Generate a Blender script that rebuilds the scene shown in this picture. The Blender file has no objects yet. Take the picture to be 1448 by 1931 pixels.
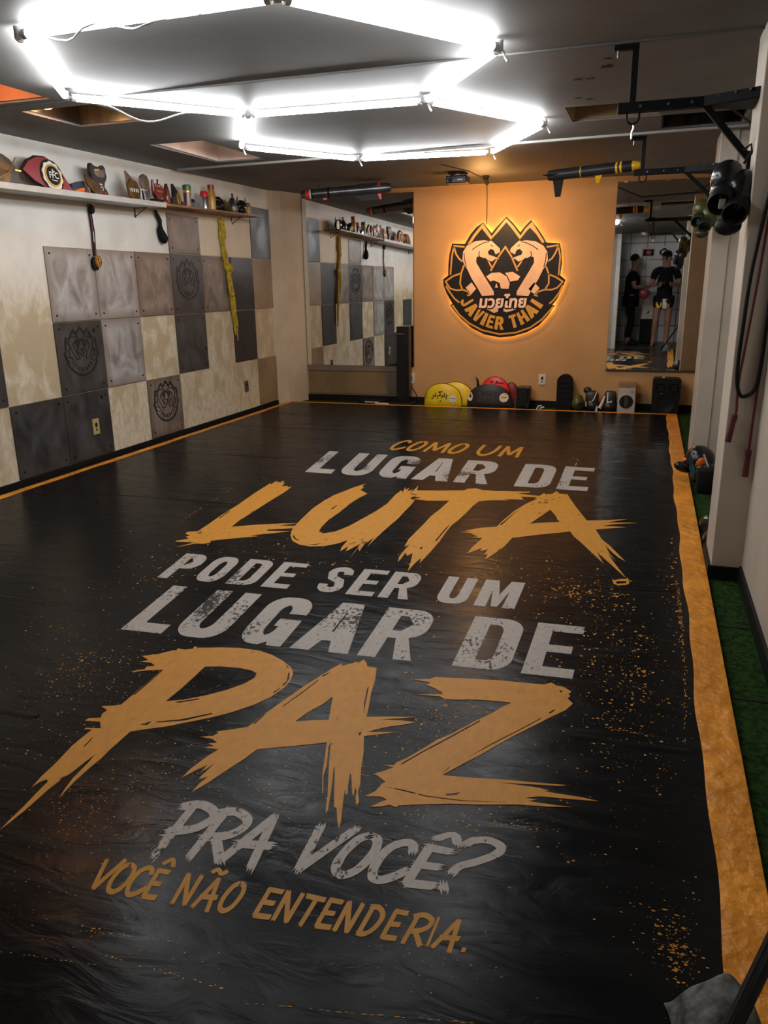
import bpy, bmesh, math, random
from mathutils import Vector, Matrix, Euler, noise
from mathutils.geometry import delaunay_2d_cdt
random.seed(11)
PI = math.pi
SC = bpy.context.scene
COL = SC.collection

# ------------------------------------------------------------------ camera, world, exposure
def set_camera():
    f_px, yaw, pit, rol = 1465.68, -0.323429, -0.282392, -0.0148415
    fw = Vector((math.sin(yaw)*math.cos(pit), math.cos(yaw)*math.cos(pit), math.sin(pit)))
    r = Vector((math.cos(yaw), -math.sin(yaw), 0)); u = r.cross(fw)
    r2 = r*math.cos(rol)+u*math.sin(rol); u2 = -r*math.sin(rol)+u*math.cos(rol)
    cd = bpy.data.cameras.new('camera'); cam = bpy.data.objects.new('camera', cd); COL.objects.link(cam)
    cd.sensor_fit = 'HORIZONTAL'; cd.sensor_width = 36; cd.lens = f_px/1448*36
    cd.clip_start = 0.02; cd.clip_end = 60
    m = Matrix((r2, u2, -fw)).transposed().to_4x4(); m.translation = Vector((0, 0, 1.2))
    cam.matrix_world = m
    SC.camera = cam
set_camera()
W = bpy.data.worlds.new('world'); SC.world = W; W.use_nodes = True
W.node_tree.nodes['Background'].inputs[0].default_value = (0.05, 0.05, 0.055, 1)
W.node_tree.nodes['Background'].inputs[1].default_value = 0.1
SC.view_settings.view_transform = 'Standard'; SC.view_settings.look = 'None'
SC.view_settings.gamma = 1.0; SC.view_settings.use_curve_mapping = False
SC.view_settings.exposure = 0.0
TUBE_STRENGTH = 58.0
WARM_WALL_WATTS = 46.0
RECESS_WATTS = 7.0
HALO_STRENGTH = 18.0
SC.cycles.max_bounces = 8; SC.cycles.glossy_bounces = 5; SC.cycles.diffuse_bounces = 4
SC.cycles.use_denoising = True
SC.cycles.sample_clamp_indirect = 6.0

# ------------------------------------------------------------------ dimensions of the room (metres)
XL, XR, YB, ZF = -3.775, 0.45, 8.14, -0.026      # left wall, near right wall, back wall, turf level
def zc(y): return 2.158-0.0107*(YB-y)            # the ceiling sags very slightly towards the entrance
def zs(y): return 1.80+(y-3.84)*0.0192           # so does the trophy shelf

# ------------------------------------------------------------------ materials
MATS = {}
def mat(name, col, rough=0.6, metal=0.0, col2=None, scale=8.0, lo=0.4, hi=0.6, bump=0.0, bscale=60.0, stretch=(1, 1, 1), emit=None, estr=0.0, spec=0.5, detail=5.0, trans=0.0, rough2=None):
    if name in MATS: return MATS[name]
    m = bpy.data.materials.new(name); m.use_nodes = True; nt = m.node_tree; n = nt.nodes; l = nt.links
    b = n['Principled BSDF']
    b.inputs['Roughness'].default_value = rough; b.inputs['Metallic'].default_value = metal
    b.inputs['Specular IOR Level'].default_value = spec
    tc = n.new('ShaderNodeTexCoord'); mp = n.new('ShaderNodeMapping'); mp.inputs['Scale'].default_value = stretch
    l.new(tc.outputs['Object'], mp.inputs['Vector'])
    no = n.new('ShaderNodeTexNoise'); no.inputs['Scale'].default_value = scale; no.inputs['Detail'].default_value = detail
    l.new(mp.outputs[0], no.inputs['Vector'])
    rp = n.new('ShaderNodeValToRGB'); e = rp.color_ramp.elements
    c2 = col2 if col2 else tuple(c*0.86 for c in col)
    e[0].position = lo; e[0].color = (*c2, 1); e[1].position = hi; e[1].color = (*col, 1)
    l.new(no.outputs['Fac'], rp.inputs['Fac']); l.new(rp.outputs['Color'], b.inputs['Base Color'])
    if rough2 is not None:
        mr = n.new('ShaderNodeMapRange'); mr.inputs[1].default_value = 0.35; mr.inputs[2].default_value = 0.65
        mr.inputs[3].default_value = rough; mr.inputs[4].default_value = rough2
        l.new(no.outputs['Fac'], mr.inputs[0]); l.new(mr.outputs[0], b.inputs['Roughness'])
    if bump:
        nb = n.new('ShaderNodeTexNoise'); nb.inputs['Scale'].default_value = bscale; nb.inputs['Detail'].default_value = 6
        l.new(mp.outputs[0], nb.inputs['Vector'])
        bp = n.new('ShaderNodeBump'); bp.inputs['Strength'].default_value = bump; bp.inputs['Distance'].default_value = 0.01
        l.new(nb.outputs['Fac'], bp.inputs['Height']); l.new(bp.outputs[0], b.inputs['Normal'])
    if emit:
        b.inputs['Emission Color'].default_value = (*emit, 1); b.inputs['Emission Strength'].default_value = estr
    if trans: b.inputs['Transmission Weight'].default_value = trans
    MATS[name] = m
    return m

def wall_material():
    m = bpy.data.materials.new('left_wall_paint'); m.use_nodes = True; nt = m.node_tree; n = nt.nodes; l = nt.links
    b = n['Principled BSDF']; b.inputs['Roughness'].default_value = 0.65
    tc = n.new('ShaderNodeTexCoord')
    mp = n.new('ShaderNodeMapping'); mp.inputs['Scale'].default_value = (1, 3.4, 2.0); l.new(tc.outputs['Object'], mp.inputs['Vector'])
    no = n.new('ShaderNodeTexNoise'); no.inputs['Scale'].default_value = 2.3; no.inputs['Detail'].default_value = 8; no.inputs['Roughness'].default_value = 0.55; no.inputs['Distortion'].default_value = 0.5
    l.new(mp.outputs[0], no.inputs['Vector'])
    sep = n.new('ShaderNodeSeparateXYZ'); l.new(tc.outputs['Object'], sep.inputs[0])
    # damp ochre stains sit in a band between 0.45 and 1.35 m
    mr = n.new('ShaderNodeMapRange'); mr.inputs[1].default_value = 1.42; mr.inputs[2].default_value = 1.05; l.new(sep.outputs['Z'], mr.inputs[0])
    mr2 = n.new('ShaderNodeMapRange'); mr2.inputs[1].default_value = 0.1; mr2.inputs[2].default_value = 0.75; mr2.inputs[3].default_value = 0.72; l.new(sep.outputs['Z'], mr2.inputs[0])
    mu = n.new('ShaderNodeMath'); mu.operation = 'MULTIPLY'; l.new(mr.outputs[0], mu.inputs[0]); l.new(mr2.outputs[0], mu.inputs[1])
    mu2 = n.new('ShaderNodeMath'); mu2.operation = 'MULTIPLY'; l.new(mu.outputs[0], mu2.inputs[0]); l.new(no.outputs['Fac'], mu2.inputs[1])
    rp = n.new('ShaderNodeValToRGB'); rp.color_ramp.elements[0].position = 0.37; rp.color_ramp.elements[1].position = 0.50
    l.new(mu2.outputs[0], rp.inputs['Fac'])
    n2 = n.new('ShaderNodeTexNoise'); n2.inputs['Scale'].default_value = 3.0; n2.inputs['Detail'].default_value = 8; l.new(tc.outputs['Object'], n2.inputs['Vector'])
    r2 = n.new('ShaderNodeValToRGB'); r2.color_ramp.elements[0].position = 0.3; r2.color_ramp.elements[0].color = (0.55, 0.52, 0.46, 1); r2.color_ramp.elements[1].position = 0.62; r2.color_ramp.elements[1].color = (0.66, 0.64, 0.59, 1)
    l.new(n2.outputs['Fac'], r2.inputs['Fac'])
    cr = n.new('ShaderNodeMixRGB'); l.new(mr.outputs[0], cr.inputs[0]); l.new(r2.outputs['Color'], cr.inputs[1]); cr.inputs[2].default_value = (0.60, 0.535, 0.41, 1)
    n3 = n.new('ShaderNodeTexNoise'); n3.inputs['Scale'].default_value = 9.0; n3.inputs['Detail'].default_value = 8; l.new(mp.outputs[0], n3.inputs['Vector'])
    r3 = n.new('ShaderNodeValToRGB'); r3.color_ramp.elements[0].position = 0.33; r3.color_ramp.elements[0].color = (0.80, 0.77, 0.70, 1); r3.color_ramp.elements[1].position = 0.6; r3.color_ramp.elements[1].color = (1, 1, 1, 1); l.new(n3.outputs['Fac'], r3.inputs['Fac'])
    cm = n.new('ShaderNodeMixRGB'); cm.blend_type = 'MULTIPLY'; l.new(mr.outputs[0], cm.inputs[0]); l.new(cr.outputs[0], cm.inputs[1]); l.new(r3.outputs['Color'], cm.inputs[2])
    mx = n.new('ShaderNodeMixRGB'); l.new(rp.outputs['Color'], mx.inputs[0]); l.new(cm.outputs[0], mx.inputs[1]); mx.inputs[2].default_value = (0.43, 0.345, 0.215, 1)
    l.new(mx.outputs[0], b.inputs['Base Color'])
    bp = n.new('ShaderNodeBump'); bp.inputs['Strength'].default_value = 0.12; bp.inputs['Distance'].default_value = 0.01; l.new(n2.outputs['Fac'], bp.inputs['Height']); l.new(bp.outputs[0], b.inputs['Normal'])
    MATS['left_wall_paint'] = m
    return m

def mat_vinyl():
    m = bpy.data.materials.new('black_vinyl'); m.use_nodes = True; nt = m.node_tree; n = nt.nodes; l = nt.links
    b = n['Principled BSDF']; b.inputs['Specular IOR Level'].default_value = 0.07
    tc = n.new('ShaderNodeTexCoord')
    def noise(sc, det, st, dist=0.0):
        mp = n.new('ShaderNodeMapping'); mp.inputs['Scale'].default_value = st; l.new(tc.outputs['Object'], mp.inputs['Vector'])
        x = n.new('ShaderNodeTexNoise'); x.inputs['Scale'].default_value = sc; x.inputs['Detail'].default_value = det; x.inputs['Distortion'].default_value = dist; l.new(mp.outputs[0], x.inputs['Vector']); return x
    a = noise(2.2, 8, (1, 1.6, 1), 0.8); c = noise(7, 8, (0.7, 1.8, 1), 1.2); d = noise(40, 5, (1, 1, 1))
    rp = n.new('ShaderNodeValToRGB'); rp.color_ramp.elements[0].color = (0.0050, 0.0050, 0.0051, 1); rp.color_ramp.elements[1].color = (0.0085, 0.0083, 0.0082, 1)
    l.new(a.outputs['Fac'], rp.inputs['Fac']); l.new(rp.outputs['Color'], b.inputs['Base Color'])
    mr = n.new('ShaderNodeMapRange'); mr.inputs[1].default_value = 0.3; mr.inputs[2].default_value = 0.7; mr.inputs[3].default_value = 0.17; mr.inputs[4].default_value = 0.30
    l.new(c.outputs['Fac'], mr.inputs[0]); l.new(mr.outputs[0], b.inputs['Roughness'])
    b1 = n.new('ShaderNodeBump'); b1.inputs['Strength'].default_value = 0.16; b1.inputs['Distance'].default_value = 0.02; l.new(c.outputs['Fac'], b1.inputs['Height'])
    b2 = n.new('ShaderNodeBump'); b2.inputs['Strength'].default_value = 0.06; b2.inputs['Distance'].default_value = 0.004; l.new(d.outputs['Fac'], b2.inputs['Height']); l.new(b1.outputs[0], b2.inputs['Normal'])
    l.new(b2.outputs[0], b.inputs['Normal'])
    MATS['black_vinyl'] = m
    return m

def worn_print(name, col, dark, amount, scale=34.0, blotch=3.0):
    """printed ink with worn-out flecks where the black vinyl shows"""
    m = bpy.data.materials.new(name); m.use_nodes = True; nt = m.node_tree; n = nt.nodes; l = nt.links
    b = n['Principled BSDF']; b.inputs['Roughness'].default_value = 0.5; b.inputs['Specular IOR Level'].default_value = 0.18
    tc = n.new('ShaderNodeTexCoord')
    mp = n.new('ShaderNodeMapping'); mp.inputs['Scale'].default_value = (1, 0.55, 1); l.new(tc.outputs['Object'], mp.inputs['Vector'])
    a = n.new('ShaderNodeTexNoise'); a.inputs['Scale'].default_value = scale; a.inputs['Detail'].default_value = 6; a.inputs['Roughness'].default_value = 0.65; l.new(mp.outputs[0], a.inputs['Vector'])
    c = n.new('ShaderNodeTexNoise'); c.inputs['Scale'].default_value = blotch; c.inputs['Detail'].default_value = 3; l.new(mp.outputs[0], c.inputs['Vector'])
    ad = n.new('ShaderNodeMath'); ad.operation = 'MULTIPLY'; l.new(a.outputs['Fac'], ad.inputs[0]); l.new(c.outputs['Fac'], ad.inputs[1])
    rp = n.new('ShaderNodeValToRGB'); rp.color_ramp.elements[0].position = amount; rp.color_ramp.elements[0].color = (0, 0, 0, 1); rp.color_ramp.elements[1].position = amount+0.018; rp.color_ramp.elements[1].color = (1, 1, 1, 1)
    l.new(ad.outputs[0], rp.inputs['Fac'])
    r2 = n.new('ShaderNodeValToRGB'); r2.color_ramp.elements[0].position = 0.3; r2.color_ramp.elements[0].color = (*[x*0.78 for x in col], 1); r2.color_ramp.elements[1].position = 0.65; r2.color_ramp.elements[1].color = (*col, 1)
    l.new(a.outputs['Fac'], r2.inputs['Fac'])
    mx = n.new('ShaderNodeMixRGB'); l.new(rp.outputs['Color'], mx.inputs[0]); mx.inputs[1].default_value = (*dark, 1); l.new(r2.outputs['Color'], mx.inputs[2])
    l.new(mx.outputs[0], b.inputs['Base Color'])
    bp = n.new('ShaderNodeBump'); bp.inputs['Strength'].default_value = 0.18; bp.inputs['Distance'].default_value = 0.006; l.new(c.outputs['Fac'], bp.inputs['Height']); l.new(bp.outputs[0], b.inputs['Normal'])
    MATS[name] = m
    return m

def turf_material():
    m = mat('turf_green', (0.022, 0.060, 0.008), 0.9, col2=(0.006, 0.017, 0.003), scale=60, lo=0.38, hi=0.62, spec=.1, bump=0.9, bscale=160)
    return m

def tile_material():
    m = bpy.data.materials.new('white_wall_tiles'); m.use_nodes = True; nt = m.node_tree; n = nt.nodes; l = nt.links
    b = n['Principled BSDF']; b.inputs['Roughness'].default_value = 0.25
    tc = n.new('ShaderNodeTexCoord'); mp = n.new('ShaderNodeMapping'); mp.inputs['Rotation'].default_value = (PI/2, 0, 0); l.new(tc.outputs['Object'], mp.inputs['Vector'])
    br = n.new('ShaderNodeTexBrick'); br.offset = 0.0; br.inputs['Scale'].default_value = 1.0; br.inputs['Brick Width'].default_value = 0.33; br.inputs['Row Height'].default_value = 0.33; br.inputs['Mortar Size'].default_value = 0.008
    br.inputs['Color1'].default_value = (0.62, 0.63, 0.63, 1); br.inputs['Color2'].default_value = (0.55, 0.56, 0.57, 1); br.inputs['Mortar'].default_value = (0.03, 0.03, 0.03, 1)
    l.new(mp.outputs[0], br.inputs['Vector']); l.new(br.outputs['Color'], b.inputs['Base Color'])
    return m

M_LEFT = wall_material(); M_VINYL = mat_vinyl()
M_WHITE_INK = worn_print('worn_white_print', (0.37, 0.33, 0.295), (0.012, 0.012, 0.012), 0.175, 75, 4.0)
M_ORANGE_INK = worn_print('worn_orange_print', (0.52, 0.225, 0.030), (0.10, 0.045, 0.01), 0.125, 40)
M_OCHRE_INK = worn_print('ochre_print', (0.42, 0.19, 0.016), (0.2, 0.08, 0.01), 0.12, 26)
M_BAND = mat('orange_vinyl_band', (0.72, 0.275, 0.022), 0.4, col2=(0.55, 0.20, 0.015), scale=6, bump=0.8, bscale=22, spec=.3)
M_TURF = turf_material()
for nd in M_BAND.node_tree.nodes:
    if nd.type == 'BUMP': nd.inputs['Distance'].default_value = 0.03
M_BLACK = mat('matt_black', (0.012, 0.012, 0.012), 0.55, spec=0.12)
M_GLOSSBLACK = mat('gloss_black', (0.010, 0.010, 0.011), 0.22, spec=0.35)
M_STEEL = mat('black_painted_steel', (0.008, 0.008, 0.009), 0.5, bump=0.05, spec=0.08)
M_CHROME = mat('bright_metal', (0.72, 0.72, 0.72), 0.22, 1.0)
M_CEIL = mat('grey_ceiling_paint', (0.125, 0.122, 0.118), 0.62, col2=(0.10, 0.098, 0.095), scale=2.2, bump=0.08, bscale=9)
M_BACK = mat('tan_wall_paint', (0.50, 0.285, 0.12), 0.75, col2=(0.42, 0.235, 0.095), scale=2.5, lo=0.3, hi=0.7, bump=0.12, bscale=7)
M_RIGHT = mat('right_wall_paint', (0.46, 0.405, 0.33), 0.6, col2=(0.37, 0.32, 0.26), scale=2.5, lo=0.3, hi=0.65, bump=0.1, bscale=8)
M_BASE = mat('black_baseboard_paint', (0.010, 0.010, 0.010), 0.5, spec=0.12)
M_MIRROR = mat('mirror_silver', (0.86, 0.87, 0.86), 0.015, 1.0, col2=(0.86, 0.87, 0.86))
M_FRAME = mat('dark_frame_metal', (0.05, 0.045, 0.04), 0.4, spec=0.15)
M_WOOD = mat('brown_shelf_board', (0.24, 0.12, 0.045), 0.5, col2=(0.15, 0.07, 0.025), scale=5, stretch=(8, 1, 8))
M_SHELFW = mat('grey_white_shelf_board', (0.42, 0.41, 0.38), 0.45)
M_RECESS = mat('rusty_recess_board', (0.30, 0.13, 0.07), 0.6, col2=(0.2, 0.085, 0.045), scale=3)
M_RECESSW = mat('pale_recess_board', (0.52, 0.42, 0.36), 0.6)
M_DUCT = mat('dark_duct_panel', (0.035, 0.028, 0.022), 0.25, col2=(0.012, 0.010, 0.009), scale=2, stretch=(6, 1, 1))
M_TAN = mat('tan_board', (0.25, 0.165, 0.075), 0.55)
M_PLATE_Y = mat('aged_cover_plate', (0.45, 0.36, 0.16), 0.45)
M_PLATE_W = mat('white_cover_plate', (0.62, 0.57, 0.50), 0.4)
M_LOGO_K = mat('logo_black', (0.014, 0.011, 0.009), 0.4, spec=0.15)
M_LOGO_Y = mat('logo_yellow', (0.62, 0.30, 0.02), 0.4)
M_LOGO_B = mat('logo_skin_beige', (0.74, 0.46, 0.29), 0.5)
M_LOGO_P = mat('logo_pale_pink', (0.80, 0.56, 0.44), 0.5)
M_YEL = mat('yellow_leather', (0.74, 0.54, 0.012), 0.4, bump=0.1)
M_RED = mat('red_leather', (0.72, 0.02, 0.014), 0.4, bump=0.05)
M_CREAM = mat('cream_disc', (0.85, 0.66, 0.48), 0.5)
M_GREEN = mat('olive_green_leather', (0.055, 0.058, 0.010), 0.4)
M_GOLD = mat('aged_gold', (0.55, 0.36, 0.12), 0.35, 0.8)
M_BRONZE = mat('bronze_plate', (0.17, 0.095, 0.035), 0.4, 0.6, col2=(0.09, 0.05, 0.02), scale=14)
M_SILVER = mat('polished_silver', (0.55, 0.55, 0.55), 0.25, 0.9, col2=(0.22, 0.22, 0.22), scale=9)
M_WHITE = mat('white_enamel', (0.68, 0.66, 0.62), 0.4)
M_BURG = mat('burgundy_leather', (0.22, 0.014, 0.018), 0.4)
M_NAVY = mat('navy_cloth', (0.012, 0.018, 0.045), 0.6)
M_YBELT = mat('mustard_rope', (0.42, 0.29, 0.012), 0.7, col2=(0.2, 0.13, 0.006), scale=30, lo=0.35, hi=0.55)
M_MISS = mat('gunmetal', (0.16, 0.165, 0.17), 0.28, 0.75, col2=(0.10, 0.10, 0.105))
M_MISSB = mat('missile_black', (0.018, 0.017, 0.016), 0.35, spec=0.15)
M_SKIN = mat('skin', (0.30, 0.15, 0.095), 0.55, col2=(0.26, 0.125, 0.08))
M_SHIRT = mat('black_cotton', (0.010, 0.010, 0.011), 0.85, bump=0.2, spec=0.1)
M_GREYCLOTH = mat('grey_worn_cloth', (0.15, 0.155, 0.15), 0.9, col2=(0.035, 0.037, 0.036), scale=28, lo=0.35, hi=0.62, bump=0.6, bscale=55)
M_ROPER = mat('dark_red_grip', (0.085, 0.006, 0.010), 0.45)
M_TUBE = mat('lit_tube', (0.9, 0.9, 0.9), 0.4, emit=(0.97, 0.985, 1.0), estr=TUBE_STRENGTH)
M_CAP = mat('white_plastic', (0.62, 0.62, 0.62), 0.4)
M_HALO = mat('logo_led_strip', (0.9, 0.6, 0.2), 0.5, emit=(1.0, 0.58, 0.14), estr=HALO_STRENGTH)
M_WARM = mat('warm_bulb', (1, 0.7, 0.3), 0.4, emit=(1.0, 0.55, 0.16), estr=14)
M_TEAL = mat('teal_plastic', (0.02, 0.10, 0.11), 0.35)
M_ORNG = mat('orange_plastic', (0.65, 0.13, 0.015), 0.35)
M_EMB = mat('embossed_dark_line', (0.016, 0.015, 0.015), 0.45)
def panel_material(name, col, col2, edge, rough=0.36, metal=0.2):
    """heat marked sheet: cloudy, with scorched rims"""
    m = bpy.data.materials.new(name); m.use_nodes = True; nt = m.node_tree; n = nt.nodes; l = nt.links
    b = n['Principled BSDF']; b.inputs['Metallic'].default_value = metal
    tc = n.new('ShaderNodeTexCoord'); mp = n.new('ShaderNodeMapping'); mp.inputs['Scale'].default_value = (1, 1.25, 0.9); l.new(tc.outputs['Object'], mp.inputs['Vector'])
    a = n.new('ShaderNodeTexNoise'); a.inputs['Scale'].default_value = 5.0; a.inputs['Detail'].default_value = 7; a.inputs['Roughness'].default_value = 0.55; a.inputs['Distortion'].default_value = 0.9; l.new(mp.outputs[0], a.inputs['Vector'])
    rp = n.new('ShaderNodeValToRGB'); e = rp.color_ramp.elements; e[0].position = 0.36; e[0].color = (*col2, 1); e[1].position = 0.64; e[1].color = (*col, 1)
    l.new(a.outputs['Fac'], rp.inputs['Fac'])
    sp = n.new('ShaderNodeSeparateXYZ'); l.new(tc.outputs['Generated'], sp.inputs[0])
    def dist(o):
        s1 = n.new('ShaderNodeMath'); s1.operation = 'SUBTRACT'; l.new(o, s1.inputs[0]); s1.inputs[1].default_value = 0.5
        s2 = n.new('ShaderNodeMath'); s2.operation = 'ABSOLUTE'; l.new(s1.outputs[0], s2.inputs[0]); return s2
    dy, dz = dist(sp.outputs['Y']), dist(sp.outputs['Z'])
    mx = n.new('ShaderNodeMath'); mx.operation = 'MAXIMUM'; l.new(dy.outputs[0], mx.inputs[0]); l.new(dz.outputs[0], mx.inputs[1])
    wob = n.new('ShaderNodeMath'); wob.operation = 'MULTIPLY_ADD'; l.new(a.outputs['Fac'], wob.inputs[0]); wob.inputs[1].default_value = 0.35; l.new(mx.outputs[0], wob.inputs[2])
    mr = n.new('ShaderNodeMapRange'); mr.inputs[1].default_value = 0.54; mr.inputs[2].default_value = 0.72; mr.inputs[4].default_value = 0.75; l.new(wob.outputs[0], mr.inputs[0])
    mix = n.new('ShaderNodeMixRGB'); l.new(mr.outputs[0], mix.inputs[0]); l.new(rp.outputs['Color'], mix.inputs[1]); mix.inputs[2].default_value = (*edge, 1)
    l.new(mix.outputs[0], b.inputs['Base Color'])
    r = n.new('ShaderNodeMapRange'); r.inputs[1].default_value = 0.35; r.inputs[2].default_value = 0.65; r.inputs[3].default_value = rough; r.inputs[4].default_value = rough+.16; l.new(a.outputs['Fac'], r.inputs[0]); l.new(r.outputs[0], b.inputs['Roughness'])
    bp = n.new('ShaderNodeBump'); bp.inputs['Strength'].default_value = 0.12; bp.inputs['Distance'].default_value = 0.01; l.new(a.outputs['Fac'], bp.inputs['Height']); l.new(bp.outputs[0], b.inputs['Normal'])
    return m
PANEL = {
 'grey': panel_material('heat_marked_grey_metal', (0.46, 0.45, 0.44), (0.20, 0.185, 0.175), (0.17, 0.115, 0.08)),
 'dark': panel_material('heat_marked_dark_metal', (0.075, 0.073, 0.075), (0.030, 0.030, 0.031), (0.050, 0.040, 0.034)),
 'brown': panel_material('heat_marked_brown_metal', (0.30, 0.25, 0.21), (0.13, 0.10, 0.08), (0.10, 0.06, 0.04)),
 'black': panel_material('blackened_metal', (0.032, 0.024, 0.022), (0.012, 0.010, 0.009), (0.030, 0.020, 0.016), 0.42),
 'tan': mat('tan_painted_panel', (0.27, 0.19, 0.105), 0.5, col2=(0.2, 0.135, 0.07), scale=3, bump=0.05),
 'cream': mat('cream_painted_panel', (0.66, 0.57, 0.44), 0.6, scale=3),
}

# ------------------------------------------------------------------ mesh helpers
class MB:
    def __init__(s): s.bm = bmesh.new()
    def box(s, c, d, bev=0.0, rot=None):
        g = bmesh.ops.create_cube(s.bm, size=1.0); vs = g['verts']
        for v in vs: v.co = Vector((v.co.x*d[0], v.co.y*d[1], v.co.z*d[2]))
        if bev:
            es = list({e for v in vs for e in v.link_edges})
            r = bmesh.ops.bevel(s.bm, geom=es, offset=bev, segments=2, affect='EDGES', profile=0.5)
            vs = list({v for f in r['faces'] for v in f.verts} | {v for v in vs if v.is_valid})
        M = Matrix.Translation(Vector(c))
        if rot: M = M @ Euler(rot).to_matrix().to_4x4()
        for v in vs: v.co = M @ v.co
        return s
    def cyl(s, a, b, r, r2=None, n=16, cap=True):
        a, b = Vector(a), Vector(b); d = b-a; L = d.length
        q = Vector((0, 0, 1)).rotation_difference(d).to_matrix().to_4x4()
        M = Matrix.Translation((a+b)/2) @ q
        bmesh.ops.create_cone(s.bm, cap_ends=cap, cap_tris=False, segments=n, radius1=r, radius2=r if r2 is None else r2, depth=L, matrix=M)
        return s
    def sph(s, c, r, seg=20, rot=None):
        if not hasattr(r, '__len__'): r = (r, r, r)
        M = Matrix.Translation(Vector(c))
        if rot: M = M @ Euler(rot).to_matrix().to_4x4()
        M = M @ Matrix.Diagonal((*r, 1))
        bmesh.ops.create_uvsphere(s.bm, u_segments=seg, v_segments=max(8, seg//2), radius=1.0, matrix=M)
        return s
    def lathe(s, prof, M=None, n=24):
        """profile [(r, z)] turned about z, then moved by M"""
        M = M or Matrix.Identity(4); rings = []
        for r, z in prof:
            if r < 1e-6: rings.append([s.bm.verts.new(M @ Vector((0, 0, z)))])
            else: rings.append([s.bm.verts.new(M @ Vector((r*math.cos(2*PI*i/n), r*math.sin(2*PI*i/n), z))) for i in range(n)])
        for A, B in zip(rings, rings[1:]):
            if len(A) == 1 and len(B) == 1: continue
            for i in range(n):
                j = (i+1) % n
                if len(A) == 1: s.bm.faces.new((A[0], B[i], B[j]))
                elif len(B) == 1: s.bm.faces.new((A[i], B[0], A[j]))
                else: s.bm.faces.new((A[i], B[i], B[j], A[j]))
        return s
    def tube(s, pts, r, n=10, closed=False):
        pts = [Vector(p) for p in pts]; N = len(pts); rings = []; up = None
        rr = r if hasattr(r, '__len__') else [r]*N
        for i, p in enumerate(pts):
            if closed: t = pts[(i+1) % N]-pts[i-1]
            else: t = pts[min(i+1, N-1)]-pts[max(i-1, 0)]
            t.normalize()
            if up is None:
                up = t.orthogonal().normalized()
            up = (up-t*up.dot(t)); 
            if up.length < 1e-6: up = t.orthogonal()
            up.normalize(); w = t.cross(up)
            rings.append([s.bm.verts.new(p+(up*math.cos(2*PI*k/n)+w*math.sin(2*PI*k/n))*rr[i]) for k in range(n)])
        pr = list(zip(rings, rings[1:]))
        if closed: pr.append((rings[-1], rings[0]))
        for A, B in pr:
            for k in range(n): s.bm.faces.new((A[k], A[(k+1) % n], B[(k+1) % n], B[k]))
        if not closed:
            s.bm.faces.new(list(reversed(rings[0]))); s.bm.faces.new(rings[-1])
        return s
    def prism(s, polys, fn, depth, top=None):
        """polys: [outer, hole, ...] in 2D; fn(a, b, h) gives the 3D point at height h above the plane"""
        vs = []; fs = []
        for p in polys:
            fs.append(list(range(len(vs), len(vs)+len(p)))); vs += [Vector((q[0], q[1])) for q in p]
        V, E, F, *_ = delaunay_2d_cdt(vs, [], fs, 2, 1e-6)
        tv = [s.bm.verts.new(fn(v.x, v.y, depth)) for v in V]
        cnt = {}
        for f in F:
            for i in range(len(f)): cnt[(f[i], f[(i+1) % len(f)])] = 1
        for f in F: s.bm.faces.new([tv[i] for i in f])
        if depth:
            bv = [s.bm.verts.new(fn(v.x, v.y, 0)) for v in V]
            for f in F: s.bm.faces.new([bv[i] for i in reversed(f)])
            for (i, j) in cnt:
                if (j, i) not in cnt: s.bm.faces.new((tv[j], tv[i], bv[i], bv[j]))
        return s
    def ribbon(s, pts, w, fn, depth, closed=False):
        """a flat strip of width w along 2D points, raised by depth"""
        P = [Vector(p) for p in pts]; N = len(P); L = []; R = []
        for i in range(N):
            a = P[i-1] if (closed or i) else P[i]; b = P[(i+1) % N] if (closed or i < N-1) else P[i]
            t = (b-a).normalized(); nn = Vector((-t.y, t.x)); k = 1.0
            if (closed or 0 < i < N-1):
                t1 = (P[i]-a).normalized(); k = 1/max(0.45, abs(nn.dot(Vector((-t1.y, t1.x)))))
            L.append(P[i]+nn*w/2*k); R.append(P[i]-nn*w/2*k)
        m = N if closed else N-1
        for i in range(m):
            j = (i+1) % N
            q = [L[i], R[i], R[j], L[j]]
            t = [s.bm.verts.new(fn(v.x, v.y, depth)) for v in q]; bq = [s.bm.verts.new(fn(v.x, v.y, 0)) for v in q]
            s.bm.faces.new(t)
            for k in range(4): s.bm.faces.new((t[k], bq[k], bq[(k+1) % 4], t[(k+1) % 4]))
        return s
    def mesh(s, bmm, M): 
        tmp = bpy.data.meshes.new('t'); bmm.to_mesh(tmp); tmp.transform(M); s.bm.from_mesh(tmp); bpy.data.meshes.remove(tmp); return s
    def build(s, name, m, parent=None, smooth=False, at=None):
        bmesh.ops.recalc_face_normals(s.bm, faces=s.bm.faces[:])
        me = bpy.data.meshes.new(name)
        if at is not None:
            for v in s.bm.verts: v.co -= Vector(at)
        s.bm.to_mesh(me); s.bm.free()
        for mm in (m if isinstance(m, (list, tuple)) else [m]): me.materials.append(mm)
        if smooth:
            for p in me.polygons: p.use_smooth = True
            try: me.set_sharp_from_angle(angle=math.radians(40))
            except Exception: pass
        o = bpy.data.objects.new(name, me); COL.objects.link(o)
        if at is not None: o.location = Vector(at)
        if parent is not None:
            o.parent = parent
            if at is None: o.matrix_parent_inverse = Matrix.Translation(-Vector(parent.location))
            else: o.matrix_parent_inverse = Matrix.Translation(-Vector(parent.location))
        return o
def tag(o, label, cat, group=None, kind=None):
    if label: o['label'] = label
    if cat: o['category'] = cat
    if group: o['group'] = group
    if kind: o['kind'] = kind
    return o
def thing(name, label, cat, loc, group=None):
    o = bpy.data.objects.new(name, None); COL.objects.link(o); o.location = Vector(loc); o.empty_display_size = 0.05
    return tag(o, label, cat, group)
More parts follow.
